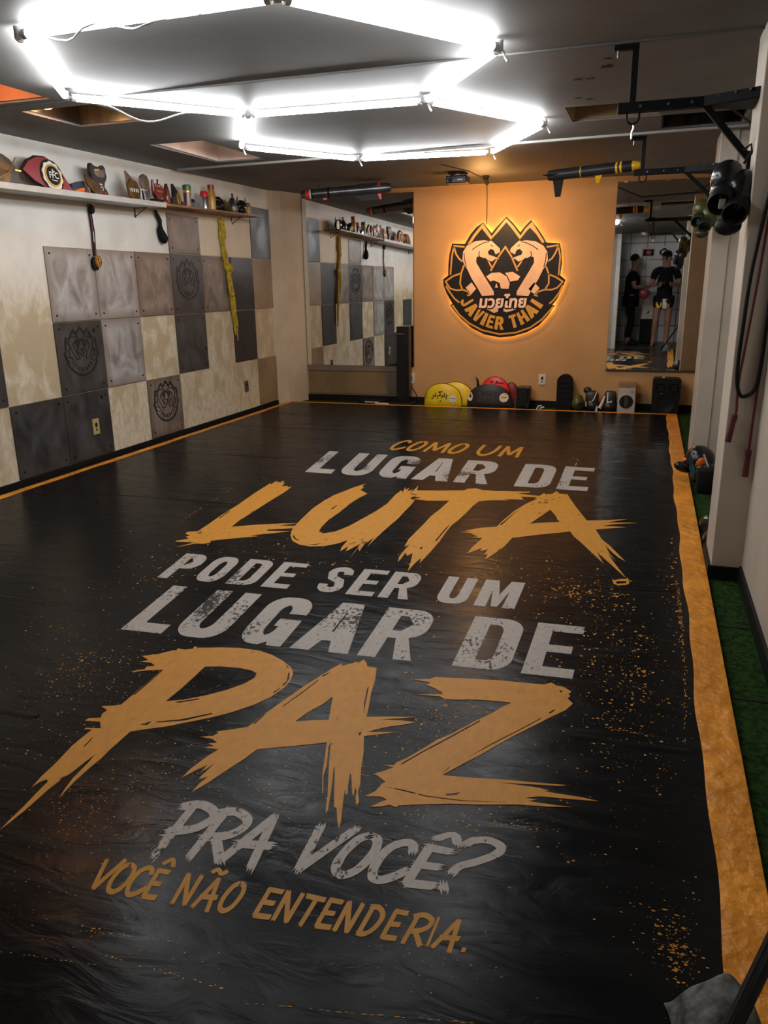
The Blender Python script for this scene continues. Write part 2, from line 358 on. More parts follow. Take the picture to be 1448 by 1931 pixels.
def part(o, label): o['label'] = label; return o
def struct(mb, name, m, label=None, smooth=False):
    o = mb.build(name, m, smooth=smooth); o['kind'] = 'structure'
    if label: o['label'] = label
    return o
def copy_tree(o, loc, label):
    c = o.copy(); COL.objects.link(c); c.location = Vector(loc); c['label'] = label
    for ch in o.children:
        d = ch.copy(); COL.objects.link(d); d.parent = c
        for g in ch.children:
            e = g.copy(); COL.objects.link(e); e.parent = d
    return c
# planes: left wall (a = y, b = z, out = +x), back wall (a = x, b = z, out = -y), floor (a = x, b = y, out = +z)
def on_left(x0): return lambda a, b, h: Vector((x0+h, a, b))
def on_back(y0): return lambda a, b, h: Vector((a, y0-h, b))
def on_floor(z0): return lambda a, b, h: Vector((a, b, z0+h))
def text_mb(mb, body, size, fn, cx, cy, depth, offset=0.0, sx=1.0, shear=0.0):
    c = bpy.data.curves.new('t', 'FONT'); c.body = body; c.size = size; c.align_x = 'CENTER'; c.align_y = 'CENTER'; c.offset = offset; c.resolution_u = 3; c.shear = shear
    o = bpy.data.objects.new('t', c); COL.objects.link(o)
    bpy.context.view_layer.update()
    me = bpy.data.meshes.new_from_object(o.evaluated_get(bpy.context.evaluated_depsgraph_get()))
    vs = [mb.bm.verts.new(fn(cx+v.co.x*sx, cy+v.co.y, depth)) for v in me.vertices]
    for p in me.polygons:
        try: mb.bm.faces.new([vs[i] for i in p.vertices])
        except ValueError: pass
    bpy.data.objects.remove(o); bpy.data.curves.remove(c); bpy.data.meshes.remove(me)
def arc(cx, cy, rx, ry, a0, a1, n=6): return [(cx+rx*math.cos(a0+(a1-a0)*i/n), cy+ry*math.sin(a0+(a1-a0)*i/n)) for i in range(n+1)]
def ell(cx, cy, rx, ry, n=28): return [(cx+rx*math.cos(2*PI*i/n), cy+ry*math.sin(2*PI*i/n)) for i in range(n)]

# ------------------------------------------------------------------ letters
def blk(ch, a, b):
    """block capital in the unit square; a = stem width, b = bar height (both as fractions)"""
    ra, rb = min(0.42, a*1.05), min(0.34, b*1.5)
    ia, ib = max(0.06, ra-a*0.62), max(0.05, rb-b*0.62)
    if ch == 'L': return [[[(0, 0), (1, 0), (1, b), (a, b), (a, 1), (0, 1)]]]
    if ch == 'I': return [[[(0, 0), (1, 0), (1, 1), (0, 1)]]]
    if ch == 'J': return [[[(1, 1), (1-a, 1), (1-a, b), (a, b), (a, .3), (0, .3)]+arc(ra, rb, ra, rb, PI, 1.5*PI)+arc(1-ra, rb, ra, rb, 1.5*PI, 2*PI)]]
    if ch == 'T': return [[[(.5-a/2, 0), (.5+a/2, 0), (.5+a/2, 1-b), (1, 1-b), (1, 1), (0, 1), (0, 1-b), (.5-a/2, 1-b)]]]
    if ch == 'E': return [[[(0, 0), (1, 0), (1, b), (a, b), (a, .5-b*.45), (.86, .5-b*.45), (.86, .5+b*.45), (a, .5+b*.45), (a, 1-b), (1, 1-b), (1, 1), (0, 1)]]]
    if ch == 'H': return [[[(0, 0), (a, 0), (a, .5-b/2), (1-a, .5-b/2), (1-a, 0), (1, 0), (1, 1), (1-a, 1), (1-a, .5+b/2), (a, .5+b/2), (a, 1), (0, 1)]]]
    if ch == 'V': return [[[(0, 1), (a, 1), (.5, .3), (1-a, 1), (1, 1), (.5+a*.5, 0), (.5-a*.5, 0)]]]
    if ch == 'N': return [[[(0, 0), (a, 0), (a, .55), (1-a, 0), (1, 0), (1, 1), (1-a, 1), (1-a, .45), (a, 1), (0, 1)]]]
    if ch == 'M': return [[[(0, 0), (a, 0), (a*.95, .62), (.42, .03), (.58, .03), (1-a*.95, .62), (1-a, 0), (1, 0), (1, 1), (1-a*1.15, 1), (.5, .45), (a*1.15, 1), (0, 1)]]]
    if ch == 'A':
        k = .5-a*.62
        return [[[(0, 0), (a, 0), (a+.09, .2), (1-a-.09, .2), (1-a, 0), (1, 0), (.5+a*.62, 1), (.5-a*.62, 1)], [(a+.15, .37), (1-a-.15, .37), (.5+.01, .80), (.5-.01, .80)]]]
    if ch in 'OU' or ch == 'D' or ch == 'Q':
        if ch == 'U':
            out = [(0, 1)]+arc(ra, rb, ra, rb, PI, 1.5*PI)+arc(1-ra, rb, ra, rb, 1.5*PI, 2*PI)+[(1, 1), (1-a, 1)]
            inn = arc(1-a-ia, b+ib, ia, ib, 0, -PI/2)+arc(a+ia, b+ib, ia, ib, -PI/2, -PI)+[(a, 1)]
            return [[out+inn]]
        o = arc(1-ra, 1-rb, ra, rb, 0, PI/2); o2 = arc(1-ra, rb, ra, rb, -PI/2, 0)
        i1 = arc(1-a-ia, 1-b-ib, ia, ib, 0, PI/2); i2 = arc(1-a-ia, b+ib, ia, ib, -PI/2, 0)
        if ch == 'D': return [[o2+o+[(0, 1), (0, 0)], i2+i1+[(a, 1-b), (a, b)]]]
        return [[o2+o+arc(ra, 1-rb, ra, rb, PI/2, PI)+arc(ra, rb, ra, rb, PI, 1.5*PI), i2+i1+arc(a+ia, 1-b-ib, ia, ib, PI/2, PI)+arc(a+ia, b+ib, ia, ib, PI, 1.5*PI)]]
    if ch in 'PR':
        z0 = .40; hh = 1-z0; r = min(ra, .4); q = min(rb, hh*.45)
        bowl = arc(1-r, z0+q, r, q, -PI/2, 0)+arc(1-r, 1-q, r, q, 0, PI/2)
        hole = [(a, z0+b*.8), (1-a-ia, z0+b*.8), (1-a, z0+b*.8+ib), (1-a, 1-b-ib), (1-a-ia, 1-b), (a, 1-b)]
        if ch == 'P': return [[[(0, 0), (a, 0), (a, z0)]+bowl+[(0, 1)], hole]]
        bowl[0] = (1-r*.75, z0)
        return [[[(0, 0), (a, 0), (a, z0-.02), (.5, z0-.02), (1-a*.98, 0), (1, 0), (1-r*.75, z0)]+bowl[1:]+[(0, 1)], hole]]
    if ch == 'G':
        o = [(1, .64)]+arc(1-ra, 1-rb, ra, rb, 0, PI/2)+arc(ra, 1-rb, ra, rb, PI/2, PI)+arc(ra, rb, ra, rb, PI, 1.5*PI)
        o += [(1-a-.1, 0), (1-a*.9, .07), (1-a*.8, 0), (1, 0), (1, .52), (.52, .52), (.52, .37), (1-a, .37), (1-a, b+.1)]
        o += arc(1-a-ia, b+ib, ia, ib, 0, -PI/2)+arc(a+ia, b+ib, ia, ib, -PI/2, -PI)+arc(a+ia, 1-b-ib, ia, ib, PI, PI/2)+arc(1-a-ia, 1-b-ib, ia, ib, PI/2, 0)+[(1-a, .64)]
        return [[o]]
    if ch == 'S':
        c = [(1-a*.5, .70)]+arc(.5, .76, .5-a*.5, .24-b*.5, 0, PI)+[(.5-.2, .56), (.5+.2, .44)]+arc(.5, .24, .5-a*.5, .24-b*.5, 0, -PI)+[(a*.5, .30)]
        L, R = [], []
        for i, p in enumerate(c):
            q0 = c[max(i-1, 0)]; q1 = c[min(i+1, len(c)-1)]; dx, dy = q1[0]-q0[0], q1[1]-q0[1]; n = math.hypot(dx/a, dy/b)
            nx, ny = -dy/b/n, dx/a/n
            L.append((p[0]+nx*a/2, p[1]+ny*b/2)); R.append((p[0]-nx*a/2, p[1]-ny*b/2))
        return [[L+R[::-1]]]
    return []
# hand brushed capitals as centre lines in the unit square
BR = {
 'C': [[(1, .78), (.88, .97), (.6, .97), (.25, .78), (.06, .4), (.12, .1), (.38, .02), (.75, .14), (1.05, .32)]],
 'O': [[(.62, 1), (.3, .84), (.06, .42), (.1, .1), (.4, .02), (.75, .2), (.97, .62), (.9, .92), (.62, 1)]],
 'U': [[(.08, 1.02), (.02, .35), (.2, .03), (.55, .05), (.85, .4), (.98, 1.02)]],
 'M': [[(.08, -.02), (.2, 1)], [(.2, 1), (.5, .15)], [(.5, .15), (.9, 1)], [(.9, 1), (.94, -.02)]],
 'P': [[(.28, .98), (.1, -.12)], [(-.05, .9), (.45, 1.02), (.95, .92), (1, .72), (.7, .5), (.0, .36)]],
 'R': [[(.3, .98), (.08, -.06)], [(.1, .9), (.6, 1.0), (1.06, .86), (1.02, .64), (.7, .46), (.1, .36)], [(.42, .44), (.98, -.06)]],
 'A': [[(-.05, -.02), (.72, 1.02)], [(.72, 1.02), (.86, -.1)], [(.12, .34), (1.08, .40)]],
 'V': [[(.12, 1.02), (.14, .02)], [(.14, .02), (1.02, 1.12)]],
 'E': [[(.28, .98), (.06, .03)], [(.2, .96), (1.02, .95)], [(.12, .5), (.82, .52)], [(.02, .04), (.92, .06)]],
 'N': [[(.06, -.02), (.22, 1.0)], [(.22, 1.0), (.76, .0)], [(.76, .0), (1.0, 1.02)]],
 'T': [[(.0, .96), (1.0, .93)], [(.56, .95), (.3, -.03)]],
 'D': [[(.24, .96), (.04, .03)], [(.1, .97), (.6, .98), (.97, .72), (.8, .3), (.4, .05), (-.05, .04)]],
 'I': [[(.5, 0), (.5, 1.0)]],
 '?': [[(.02, 1.2), (.2, 1.36), (.6, 1.44), (.95, 1.32), (.9, 1.1), (.5, .82), (.1, .62), (-.02, .42)], [(-.12, .12), (-.05, .0)]],
 '.': [[(.2, .06), (.8, .06)]],
 '^': [[(.35, 1.2), (.85, 1.42), (1.1, 1.16)]],
 '~': [[(.2, 1.2), (.45, 1.34), (.75, 1.2), (1.0, 1.34)]],
}
def smooth_path(p, n=4):
    if len(p) < 3: return p
    out = []
    for i in range(len(p)-1):
        p0 = p[max(i-1, 0)]; p1 = p[i]; p2 = p[i+1]; p3 = p[min(i+2, len(p)-1)]
        for k in range(n):
            t = k/n
            out.append(tuple(0.5*((2*p1[j])+(-p0[j]+p2[j])*t+(2*p0[j]-5*p1[j]+4*p2[j]-p3[j])*t*t+(-p0[j]+3*p1[j]-3*p2[j]+p3[j])*t**3) for j in (0, 1)))
    out.append(p[-1])
    return out
def brush_poly(path, a, b, ragged=1.0):
    """outline of one brush stroke, bristle-split at both ends"""
    c = smooth_path(path); L, R = [], []; N = len(c)
    def nrm(i):
        q0 = c[max(i-1, 0)]; q1 = c[min(i+1, N-1)]; dx, dy = (q1[0]-q0[0])/a, (q1[1]-q0[1])/b; n = math.hypot(dx, dy) or 1
        return (-dy/n*a, dx/n*b), (dx/n*a, dy/n*b)
    for i in range(N):
        (nx, ny), _ = nrm(i); w = .5*random.uniform(.93, 1.05)
        L.append((c[i][0]+nx*w, c[i][1]+ny*w)); R.append((c[i][0]-nx*w, c[i][1]-ny*w))
    def end(i, sgn):
        (nx, ny), (tx, ty) = nrm(i); pts = []
        ks = [.5, .34, .2, .05, -.08, -.22, -.36, -.5]
        for j, k in enumerate(ks[1:-1]):
            e = (random.uniform(.25, .75) if j % 2 == 0 else random.uniform(-.25, .1))*ragged*sgn
            pts.append((c[i][0]+nx*k+tx*e, c[i][1]+ny*k+ty*e))
        return pts
    return L+end(N-1, 1)+R[::-1]+end(0, -1)[::-1]
TEXT = {'brush': {'L': [[[-2.152,3.155],[-2.108,3.2],[-2.141,3.229],[-2.126,3.247],[-2.171,3.273],[-2.175,3.302],[-2.13,3.324],[-2.139,3.437],[-2.157,3.586],[-2.176,3.846],[-2.206,4.102],[-2.223,4.355],[-2.204,4.324],[-2.214,4.412],[-2.173,4.387],[-2.17,4.443],[-2.145,4.376],[-2.141,4.402],[-2.116,4.295],[-2.086,4.321],[-2.072,4.279],[-2.053,4.312],[-2.038,4.18],[-2.031,3.93],[-2.019,3.677],[-2.014,3.547],[-1.998,3.44],[-1.897,3.505],[-1.771,3.565],[-1.691,3.592],[-1.769,3.528],[-1.705,3.539],[-1.614,3.572],[-1.668,3.508],[-1.792,3.45],[-1.788,3.427],[-1.666,3.455],[-1.737,3.4],[-1.837,3.333],[-1.787,3.336],[-1.915,3.255],[-1.982,3.203],[-1.969,3.175],[-1.995,3.15],[-2.036,3.145],[-2.071,3.093],[-2.096,3.069],[-2.045,3.159],[-2.086,3.152],[-2.144,3.142]],[[-2.146,3.567],[-2.159,3.707],[-2.151,3.701],[-2.137,3.565]],[[-2.025,3.689],[-2.031,3.756],[-2.022,3.731]]],'U': [[[-1.629,4.497],[-1.627,4.427],[-1.609,4.415],[-1.603,4.332],[-1.584,4.32],[-1.535,4.268],[-1.552,4.152],[-1.557,4.031],[-1.55,3.848],[-1.554,3.701],[-1.541,3.568],[-1.523,3.49],[-1.487,3.466],[-1.441,3.513],[-1.408,3.618],[-1.381,3.788],[-1.363,3.913],[-1.35,4.087],[-1.364,4.282],[-1.361,4.397],[-1.336,4.354],[-1.362,4.481],[-1.339,4.42],[-1.329,4.473],[-1.319,4.375],[-1.301,4.44],[-1.288,4.335],[-1.291,4.535],[-1.268,4.422],[-1.276,4.322],[-1.245,4.315],[-1.258,4.233],[-1.217,4.198],[-1.209,4.068],[-1.206,3.93],[-1.201,3.813],[-1.205,3.687],[-1.206,3.603],[-1.207,3.478],[-1.203,3.329],[-1.219,3.474],[-1.229,3.353],[-1.217,3.255],[-1.239,3.299],[-1.229,3.164],[-1.242,3.288],[-1.251,3.368],[-1.267,3.281],[-1.28,3.237],[-1.293,3.314],[-1.304,3.23],[-1.319,3.286],[-1.329,3.399],[-1.357,3.338],[-1.404,3.283],[-1.47,3.258],[-1.53,3.268],[-1.59,3.314],[-1.636,3.39],[-1.667,3.473],[-1.686,3.564],[-1.703,3.686],[-1.725,3.883],[-1.727,4.043],[-1.717,4.186],[-1.69,4.291],[-1.671,4.381]],[[-1.628,3.41],[-1.589,3.352],[-1.552,3.325],[-1.575,3.327],[-1.609,3.364]],[[-1.494,3.282],[-1.459,3.298],[-1.427,3.322],[-1.454,3.285]],[[-1.622,3.897],[-1.62,3.984],[-1.613,3.977],[-1.61,3.887]]],'T': [[[-1.285,4.352],[-1.268,4.422],[-1.145,4.449],[-0.991,4.497],[-0.976,4.541],[-0.931,4.564],[-0.884,4.533],[-0.81,4.53],[-0.601,4.57],[-0.602,4.547],[-0.671,4.509],[-0.621,4.494],[-0.511,4.483],[-0.538,4.454],[-0.637,4.44],[-0.612,4.379],[-0.725,4.363],[-0.691,4.343],[-0.794,4.314],[-0.852,4.277],[-0.867,4.162],[-0.874,4.008],[-0.885,3.863],[-0.895,3.786],[-0.895,3.644],[-0.89,3.513],[-0.892,3.347],[-0.899,3.175],[-0.912,3.245],[-0.918,3.188],[-0.92,3.142],[-0.921,3.063],[-0.939,3.164],[-0.967,3.297],[-0.975,3.275],[-0.981,3.254],[-1.001,3.297],[-0.997,3.202],[-0.998,3.165],[-1.014,3.235],[-1.018,3.322],[-1.016,3.414],[-1.032,3.378],[-1.045,3.49],[-1.043,3.625],[-1.041,3.769],[-1.042,3.909],[-1.029,4.061],[-1.021,4.243],[-1.146,4.209],[-1.231,4.225],[-1.194,4.266],[-1.252,4.281],[-1.237,4.317]],[[-0.914,3.506],[-0.914,3.72],[-0.907,3.807],[-0.905,3.711],[-0.906,3.498]],[[-0.957,3.369],[-0.949,3.412],[-0.942,3.363]]],'A1': [[[-0.83,3.674],[-0.766,3.708],[-0.81,3.703],[-0.739,3.776],[-0.667,3.813],[-0.653,3.952],[-0.626,4.131],[-0.585,4.298],[-0.535,4.431],[-0.555,4.41],[-0.517,4.561],[-0.505,4.526],[-0.466,4.559],[-0.454,4.626],[-0.428,4.569],[-0.382,4.566],[-0.352,4.45],[-0.314,4.315],[-0.264,4.151],[-0.232,4.05],[-0.137,4.084],[-0.031,4.131],[-0.089,4.08],[-0.134,4.042],[0.02,4.078],[-0.087,4.024],[-0.151,3.975],[-0.033,3.984],[-0.116,3.937],[-0.179,3.903],[-0.138,3.747],[-0.096,3.655],[-0.079,3.609],[-0.021,3.455],[-0.048,3.493],[-0.08,3.56],[-0.121,3.668],[-0.091,3.538],[-0.063,3.452],[-0.103,3.553],[-0.075,3.448],[-0.048,3.358],[-0.012,3.246],[-0.029,3.279],[-0.078,3.393],[-0.123,3.49],[-0.151,3.559],[-0.113,3.401],[-0.16,3.508],[-0.225,3.659],[-0.271,3.753],[-0.298,3.835],[-0.346,3.799],[-0.426,3.749],[-0.491,3.702],[-0.561,3.649],[-0.569,3.561],[-0.584,3.445],[-0.583,3.496],[-0.597,3.412],[-0.627,3.299],[-0.629,3.384],[-0.646,3.363],[-0.641,3.449],[-0.671,3.411],[-0.672,3.46],[-0.723,3.357],[-0.719,3.457],[-0.699,3.61],[-0.753,3.606],[-0.726,3.629],[-0.772,3.667],[-0.739,3.677]],[[-0.511,3.913],[-0.473,4.067],[-0.44,4.21],[-0.404,4.112],[-0.366,3.987],[-0.451,3.947]],[[-0.657,3.852],[-0.627,4.05],[-0.594,4.209],[-0.624,4.033],[-0.648,3.84]],[[-0.289,4.197],[-0.27,4.136],[-0.277,4.14]],[[-0.387,4.047],[-0.375,4.017],[-0.381,4.023]],[[-0.501,4.12],[-0.475,4.138],[-0.485,4.108]]],'coin': [[[-0.067,3.211],[-0.058,3.2],[-0.027,3.225],[-0.009,3.227],[-0.006,3.247],[0.002,3.211],[0.003,3.176],[-0.009,3.156],[-0.04,3.143],[-0.058,3.158]],[[-0.05,3.187],[-0.008,3.202],[-0.01,3.176],[-0.046,3.16]]],'P': [[[-1.343,1.166],[-1.347,1.194],[-1.353,1.256],[-1.36,1.3],[-1.366,1.349],[-1.375,1.357],[-1.385,1.343],[-1.389,1.319],[-1.398,1.362],[-1.403,1.421],[-1.417,1.501],[-1.418,1.551],[-1.418,1.587],[-1.442,1.583],[-1.44,1.59],[-1.398,1.6],[-1.423,1.629],[-1.469,1.621],[-1.467,1.635],[-1.435,1.648],[-1.446,1.668],[-1.443,1.689],[-1.476,1.704],[-1.441,1.717],[-1.424,1.73],[-1.426,1.775],[-1.429,1.834],[-1.427,1.902],[-1.429,1.96],[-1.482,1.939],[-1.517,1.915],[-1.52,1.923],[-1.491,1.944],[-1.496,1.962],[-1.471,1.974],[-1.498,1.991],[-1.539,1.986],[-1.516,2.005],[-1.557,2.024],[-1.513,2.052],[-1.484,2.087],[-1.467,2.098],[-1.473,2.11],[-1.444,2.108],[-1.419,2.123],[-1.424,2.143],[-1.407,2.134],[-1.333,2.159],[-1.265,2.176],[-1.188,2.176],[-1.128,2.157],[-1.075,2.128],[-1.033,2.096],[-1.009,2.06],[-0.997,2.018],[-0.995,1.969],[-1.011,1.9],[-1.038,1.847],[-1.079,1.791],[-1.12,1.748],[-1.17,1.707],[-1.222,1.665],[-1.269,1.636],[-1.307,1.61],[-1.306,1.565],[-1.305,1.518],[-1.301,1.474],[-1.303,1.433],[-1.301,1.369],[-1.293,1.304],[-1.304,1.339],[-1.315,1.382],[-1.321,1.446],[-1.329,1.488],[-1.332,1.443],[-1.335,1.39],[-1.345,1.372],[-1.34,1.362],[-1.342,1.322],[-1.341,1.297],[-1.339,1.237],[-1.341,1.188]],[[-1.306,1.786],[-1.304,1.863],[-1.306,1.943],[-1.309,2.018],[-1.262,2.034],[-1.193,2.043],[-1.146,2.038],[-1.123,2.026],[-1.115,1.996],[-1.129,1.951],[-1.162,1.901],[-1.205,1.854],[-1.26,1.808]],[[-1.01,1.978],[-1.008,2.007],[-1.026,2.06],[-1.021,2.061],[-1.006,2.024],[-1.002,1.994],[-1.003,1.976]],[[-1.06,2.112],[-1.037,2.09],[-1.042,2.088]],[[-1.018,1.928],[-1.009,1.961],[-1.005,1.958],[-1.011,1.927]],[[-1.269,1.676],[-1.206,1.708],[-1.135,1.767],[-1.132,1.761],[-1.191,1.706],[-1.259,1.674]],[[-1.28,1.788],[-1.218,1.83],[-1.213,1.825],[-1.262,1.79]],[[-1.426,1.788],[-1.43,1.943],[-1.425,1.939],[-1.42,1.793]],[[-1.216,2.162],[-1.191,2.162],[-1.209,2.157]],[[-1.304,1.649],[-1.279,1.677],[-1.281,1.654]],[[-1.385,1.51],[-1.391,1.556],[-1.386,1.547],[-1.38,1.509]]],'A2': [[[-1.047,1.464],[-1.046,1.506],[-1.034,1.566],[-1.021,1.605],[-1.064,1.602],[-1.039,1.616],[-1.063,1.622],[-1.04,1.633],[-1.065,1.646],[-1.102,1.645],[-1.069,1.66],[-1.062,1.678],[-1.073,1.682],[-1.035,1.704],[-0.998,1.73],[-0.986,1.797],[-0.967,1.881],[-0.946,1.971],[-0.921,2.059],[-0.897,2.137],[-0.882,2.171],[-0.877,2.152],[-0.848,2.181],[-0.843,2.192],[-0.829,2.191],[-0.824,2.218],[-0.806,2.198],[-0.794,2.173],[-0.762,2.173],[-0.74,2.095],[-0.725,2.012],[-0.704,1.929],[-0.692,1.878],[-0.625,1.901],[-0.554,1.92],[-0.596,1.9],[-0.649,1.877],[-0.6,1.888],[-0.546,1.893],[-0.579,1.869],[-0.609,1.852],[-0.631,1.835],[-0.666,1.804],[-0.585,1.827],[-0.615,1.81],[-0.666,1.782],[-0.638,1.7],[-0.623,1.642],[-0.601,1.573],[-0.597,1.546],[-0.58,1.508],[-0.581,1.493],[-0.594,1.52],[-0.6,1.545],[-0.609,1.559],[-0.601,1.526],[-0.607,1.532],[-0.636,1.603],[-0.643,1.612],[-0.63,1.564],[-0.618,1.529],[-0.621,1.523],[-0.634,1.555],[-0.619,1.502],[-0.596,1.427],[-0.591,1.402],[-0.604,1.425],[-0.623,1.469],[-0.631,1.472],[-0.646,1.51],[-0.691,1.627],[-0.69,1.616],[-0.664,1.537],[-0.641,1.458],[-0.641,1.443],[-0.651,1.471],[-0.663,1.509],[-0.702,1.612],[-0.743,1.727],[-0.739,1.702],[-0.713,1.627],[-0.702,1.576],[-0.676,1.511],[-0.68,1.515],[-0.709,1.586],[-0.753,1.724],[-0.761,1.718],[-0.822,1.686],[-0.902,1.646],[-0.921,1.636],[-0.932,1.591],[-0.954,1.523],[-0.97,1.471],[-0.99,1.419],[-0.991,1.455],[-0.985,1.489],[-1.002,1.472],[-1.003,1.487],[-0.998,1.545],[-1.013,1.498],[-1.012,1.535],[-1.029,1.505]],[[-0.881,1.795],[-0.865,1.857],[-0.841,1.911],[-0.83,1.959],[-0.811,1.896],[-0.792,1.833],[-0.838,1.815]],[[-0.953,1.861],[-0.934,1.945],[-0.914,2.043],[-0.911,2.037],[-0.929,1.942],[-0.949,1.862]],[[-0.747,2.04],[-0.745,2.049],[-0.722,1.955],[-0.706,1.889],[-0.727,1.954]],[[-0.913,2.073],[-0.894,2.106],[-0.906,2.067]],[[-0.687,1.792],[-0.678,1.799],[-0.677,1.778]],[[-0.992,1.75],[-0.984,1.805],[-0.98,1.81],[-0.986,1.748]]],'Z': [[[-0.624,2.132],[-0.576,2.149],[-0.563,2.167],[-0.464,2.187],[-0.362,2.205],[-0.276,2.213],[-0.227,2.219],[-0.205,2.237],[-0.187,2.222],[-0.166,2.22],[-0.141,2.199],[-0.148,2.178],[-0.14,2.173],[-0.148,2.154],[-0.13,2.127],[-0.147,2.083],[-0.188,2.026],[-0.225,1.969],[-0.256,1.924],[-0.299,1.855],[-0.34,1.786],[-0.372,1.738],[-0.398,1.697],[-0.414,1.671],[-0.336,1.683],[-0.255,1.7],[-0.189,1.709],[-0.109,1.722],[-0.125,1.714],[-0.182,1.702],[-0.272,1.683],[-0.219,1.688],[-0.174,1.691],[-0.148,1.688],[-0.16,1.681],[-0.121,1.682],[-0.065,1.684],[-0.03,1.681],[-0.073,1.673],[-0.166,1.658],[-0.2,1.642],[-0.171,1.643],[-0.192,1.631],[-0.117,1.636],[-0.089,1.64],[-0.146,1.624],[-0.214,1.611],[-0.299,1.584],[-0.369,1.566],[-0.451,1.537],[-0.486,1.522],[-0.487,1.514],[-0.505,1.519],[-0.522,1.508],[-0.549,1.497],[-0.528,1.525],[-0.518,1.536],[-0.537,1.543],[-0.574,1.532],[-0.556,1.559],[-0.552,1.577],[-0.55,1.592],[-0.543,1.602],[-0.574,1.622],[-0.585,1.621],[-0.561,1.646],[-0.542,1.667],[-0.576,1.669],[-0.545,1.675],[-0.542,1.689],[-0.519,1.721],[-0.495,1.767],[-0.466,1.825],[-0.452,1.843],[-0.432,1.87],[-0.391,1.94],[-0.346,2.01],[-0.323,2.053],[-0.302,2.081],[-0.374,2.073],[-0.429,2.062],[-0.459,2.051],[-0.502,2.042],[-0.517,2.054],[-0.59,2.045],[-0.514,2.068],[-0.517,2.079],[-0.55,2.1],[-0.576,2.111],[-0.566,2.13]],[[-0.53,1.686],[-0.492,1.756],[-0.446,1.834],[-0.375,1.956],[-0.372,1.951],[-0.441,1.83],[-0.488,1.753],[-0.526,1.684]],[[-0.371,1.763],[-0.317,1.855],[-0.259,1.942],[-0.21,2.019],[-0.209,2.014],[-0.258,1.936],[-0.31,1.856]],[[-0.193,2.053],[-0.179,2.077],[-0.175,2.076],[-0.187,2.051]],[[-0.178,2.199],[-0.164,2.192],[-0.171,2.182]],[[-0.543,1.582],[-0.499,1.585],[-0.429,1.579],[-0.339,1.588],[-0.233,1.613],[-0.341,1.584],[-0.431,1.575],[-0.501,1.58]],[[-0.387,1.598],[-0.355,1.616],[-0.362,1.602],[-0.383,1.594]],[[-0.415,1.682],[-0.404,1.715],[-0.404,1.707],[-0.413,1.683]]]},'lines': [['LUGAR DE','block','w',[-2.137,4.703],[0.9999,-0.0151],[-0.101,0.688],[0.0055,0.6336],1.8602,[['L',0.0,0.191],['U',0.233,0.449],['G',0.502,0.716],['A',0.751,0.993],['R',1.03,1.251],['D',1.417,1.629],['E',1.676,1.86]]],['PODE SER UM','block','w',[-1.946,2.69],[0.9982,0.0591],[-0.048,0.313],[0.001,0.286],1.5387,[['P',0.0,0.126],['O',0.165,0.284],['D',0.321,0.448],['E',0.484,0.602],['S',0.717,0.825],['E',0.856,0.969],['R',0.993,1.118],['U',1.224,1.347],['M',1.38,1.539]]],['LUGAR DE','block','w',[-1.764,2.188],[0.9983,0.058],[-0.057,0.438],[0.0085,0.4069],1.6207,[['L',0.0,0.166],['U',0.198,0.39],['G',0.452,0.63],['A',0.665,0.877],['R',0.909,1.097],['D',1.235,1.419],['E',1.46,1.621]]],['COMO UM','brush','o',[-1.81,5.568],[0.9992,-0.0396],[-0.024,0.367],[-0.011,0.364],0.9838,[['C',-0.01,0.091],['O',0.126,0.229],['M',0.259,0.425],['O',0.451,0.563],['U',0.67,0.809],['M',0.835,0.984]]],['PRA VOCE?','brush','w',[-0.966,1.216],[0.9935,0.1142],[-0.022,0.164],[0.0073,0.1201],0.6744,[['P',0.007,0.087],['R',0.087,0.168],['A',0.17,0.25],['V',0.33,0.419],['O',0.413,0.483],['C',0.492,0.561],['Ê',0.572,0.638],['?',0.659,0.737]]],['VOCE NAO','brush','o',[-1.022,1.074],[0.9952,0.0983],[-0.026,0.081],[0.0059,0.0725],0.7627,[['V',0.002,0.047],['O',0.037,0.079],['C',0.08,0.118],['Ê',0.121,0.153],['N',0.188,0.225],['Ã',0.236,0.273],['O',0.287,0.324],['E',0.364,0.402],['N',0.405,0.443],['T',0.452,0.491],['E',0.493,0.526],['N',0.531,0.566],['D',0.579,0.613],['E',0.625,0.656],['R',0.666,0.703],['I',0.712,0.719],['A',0.727,0.764],['.',0.777,0.789]]]]}
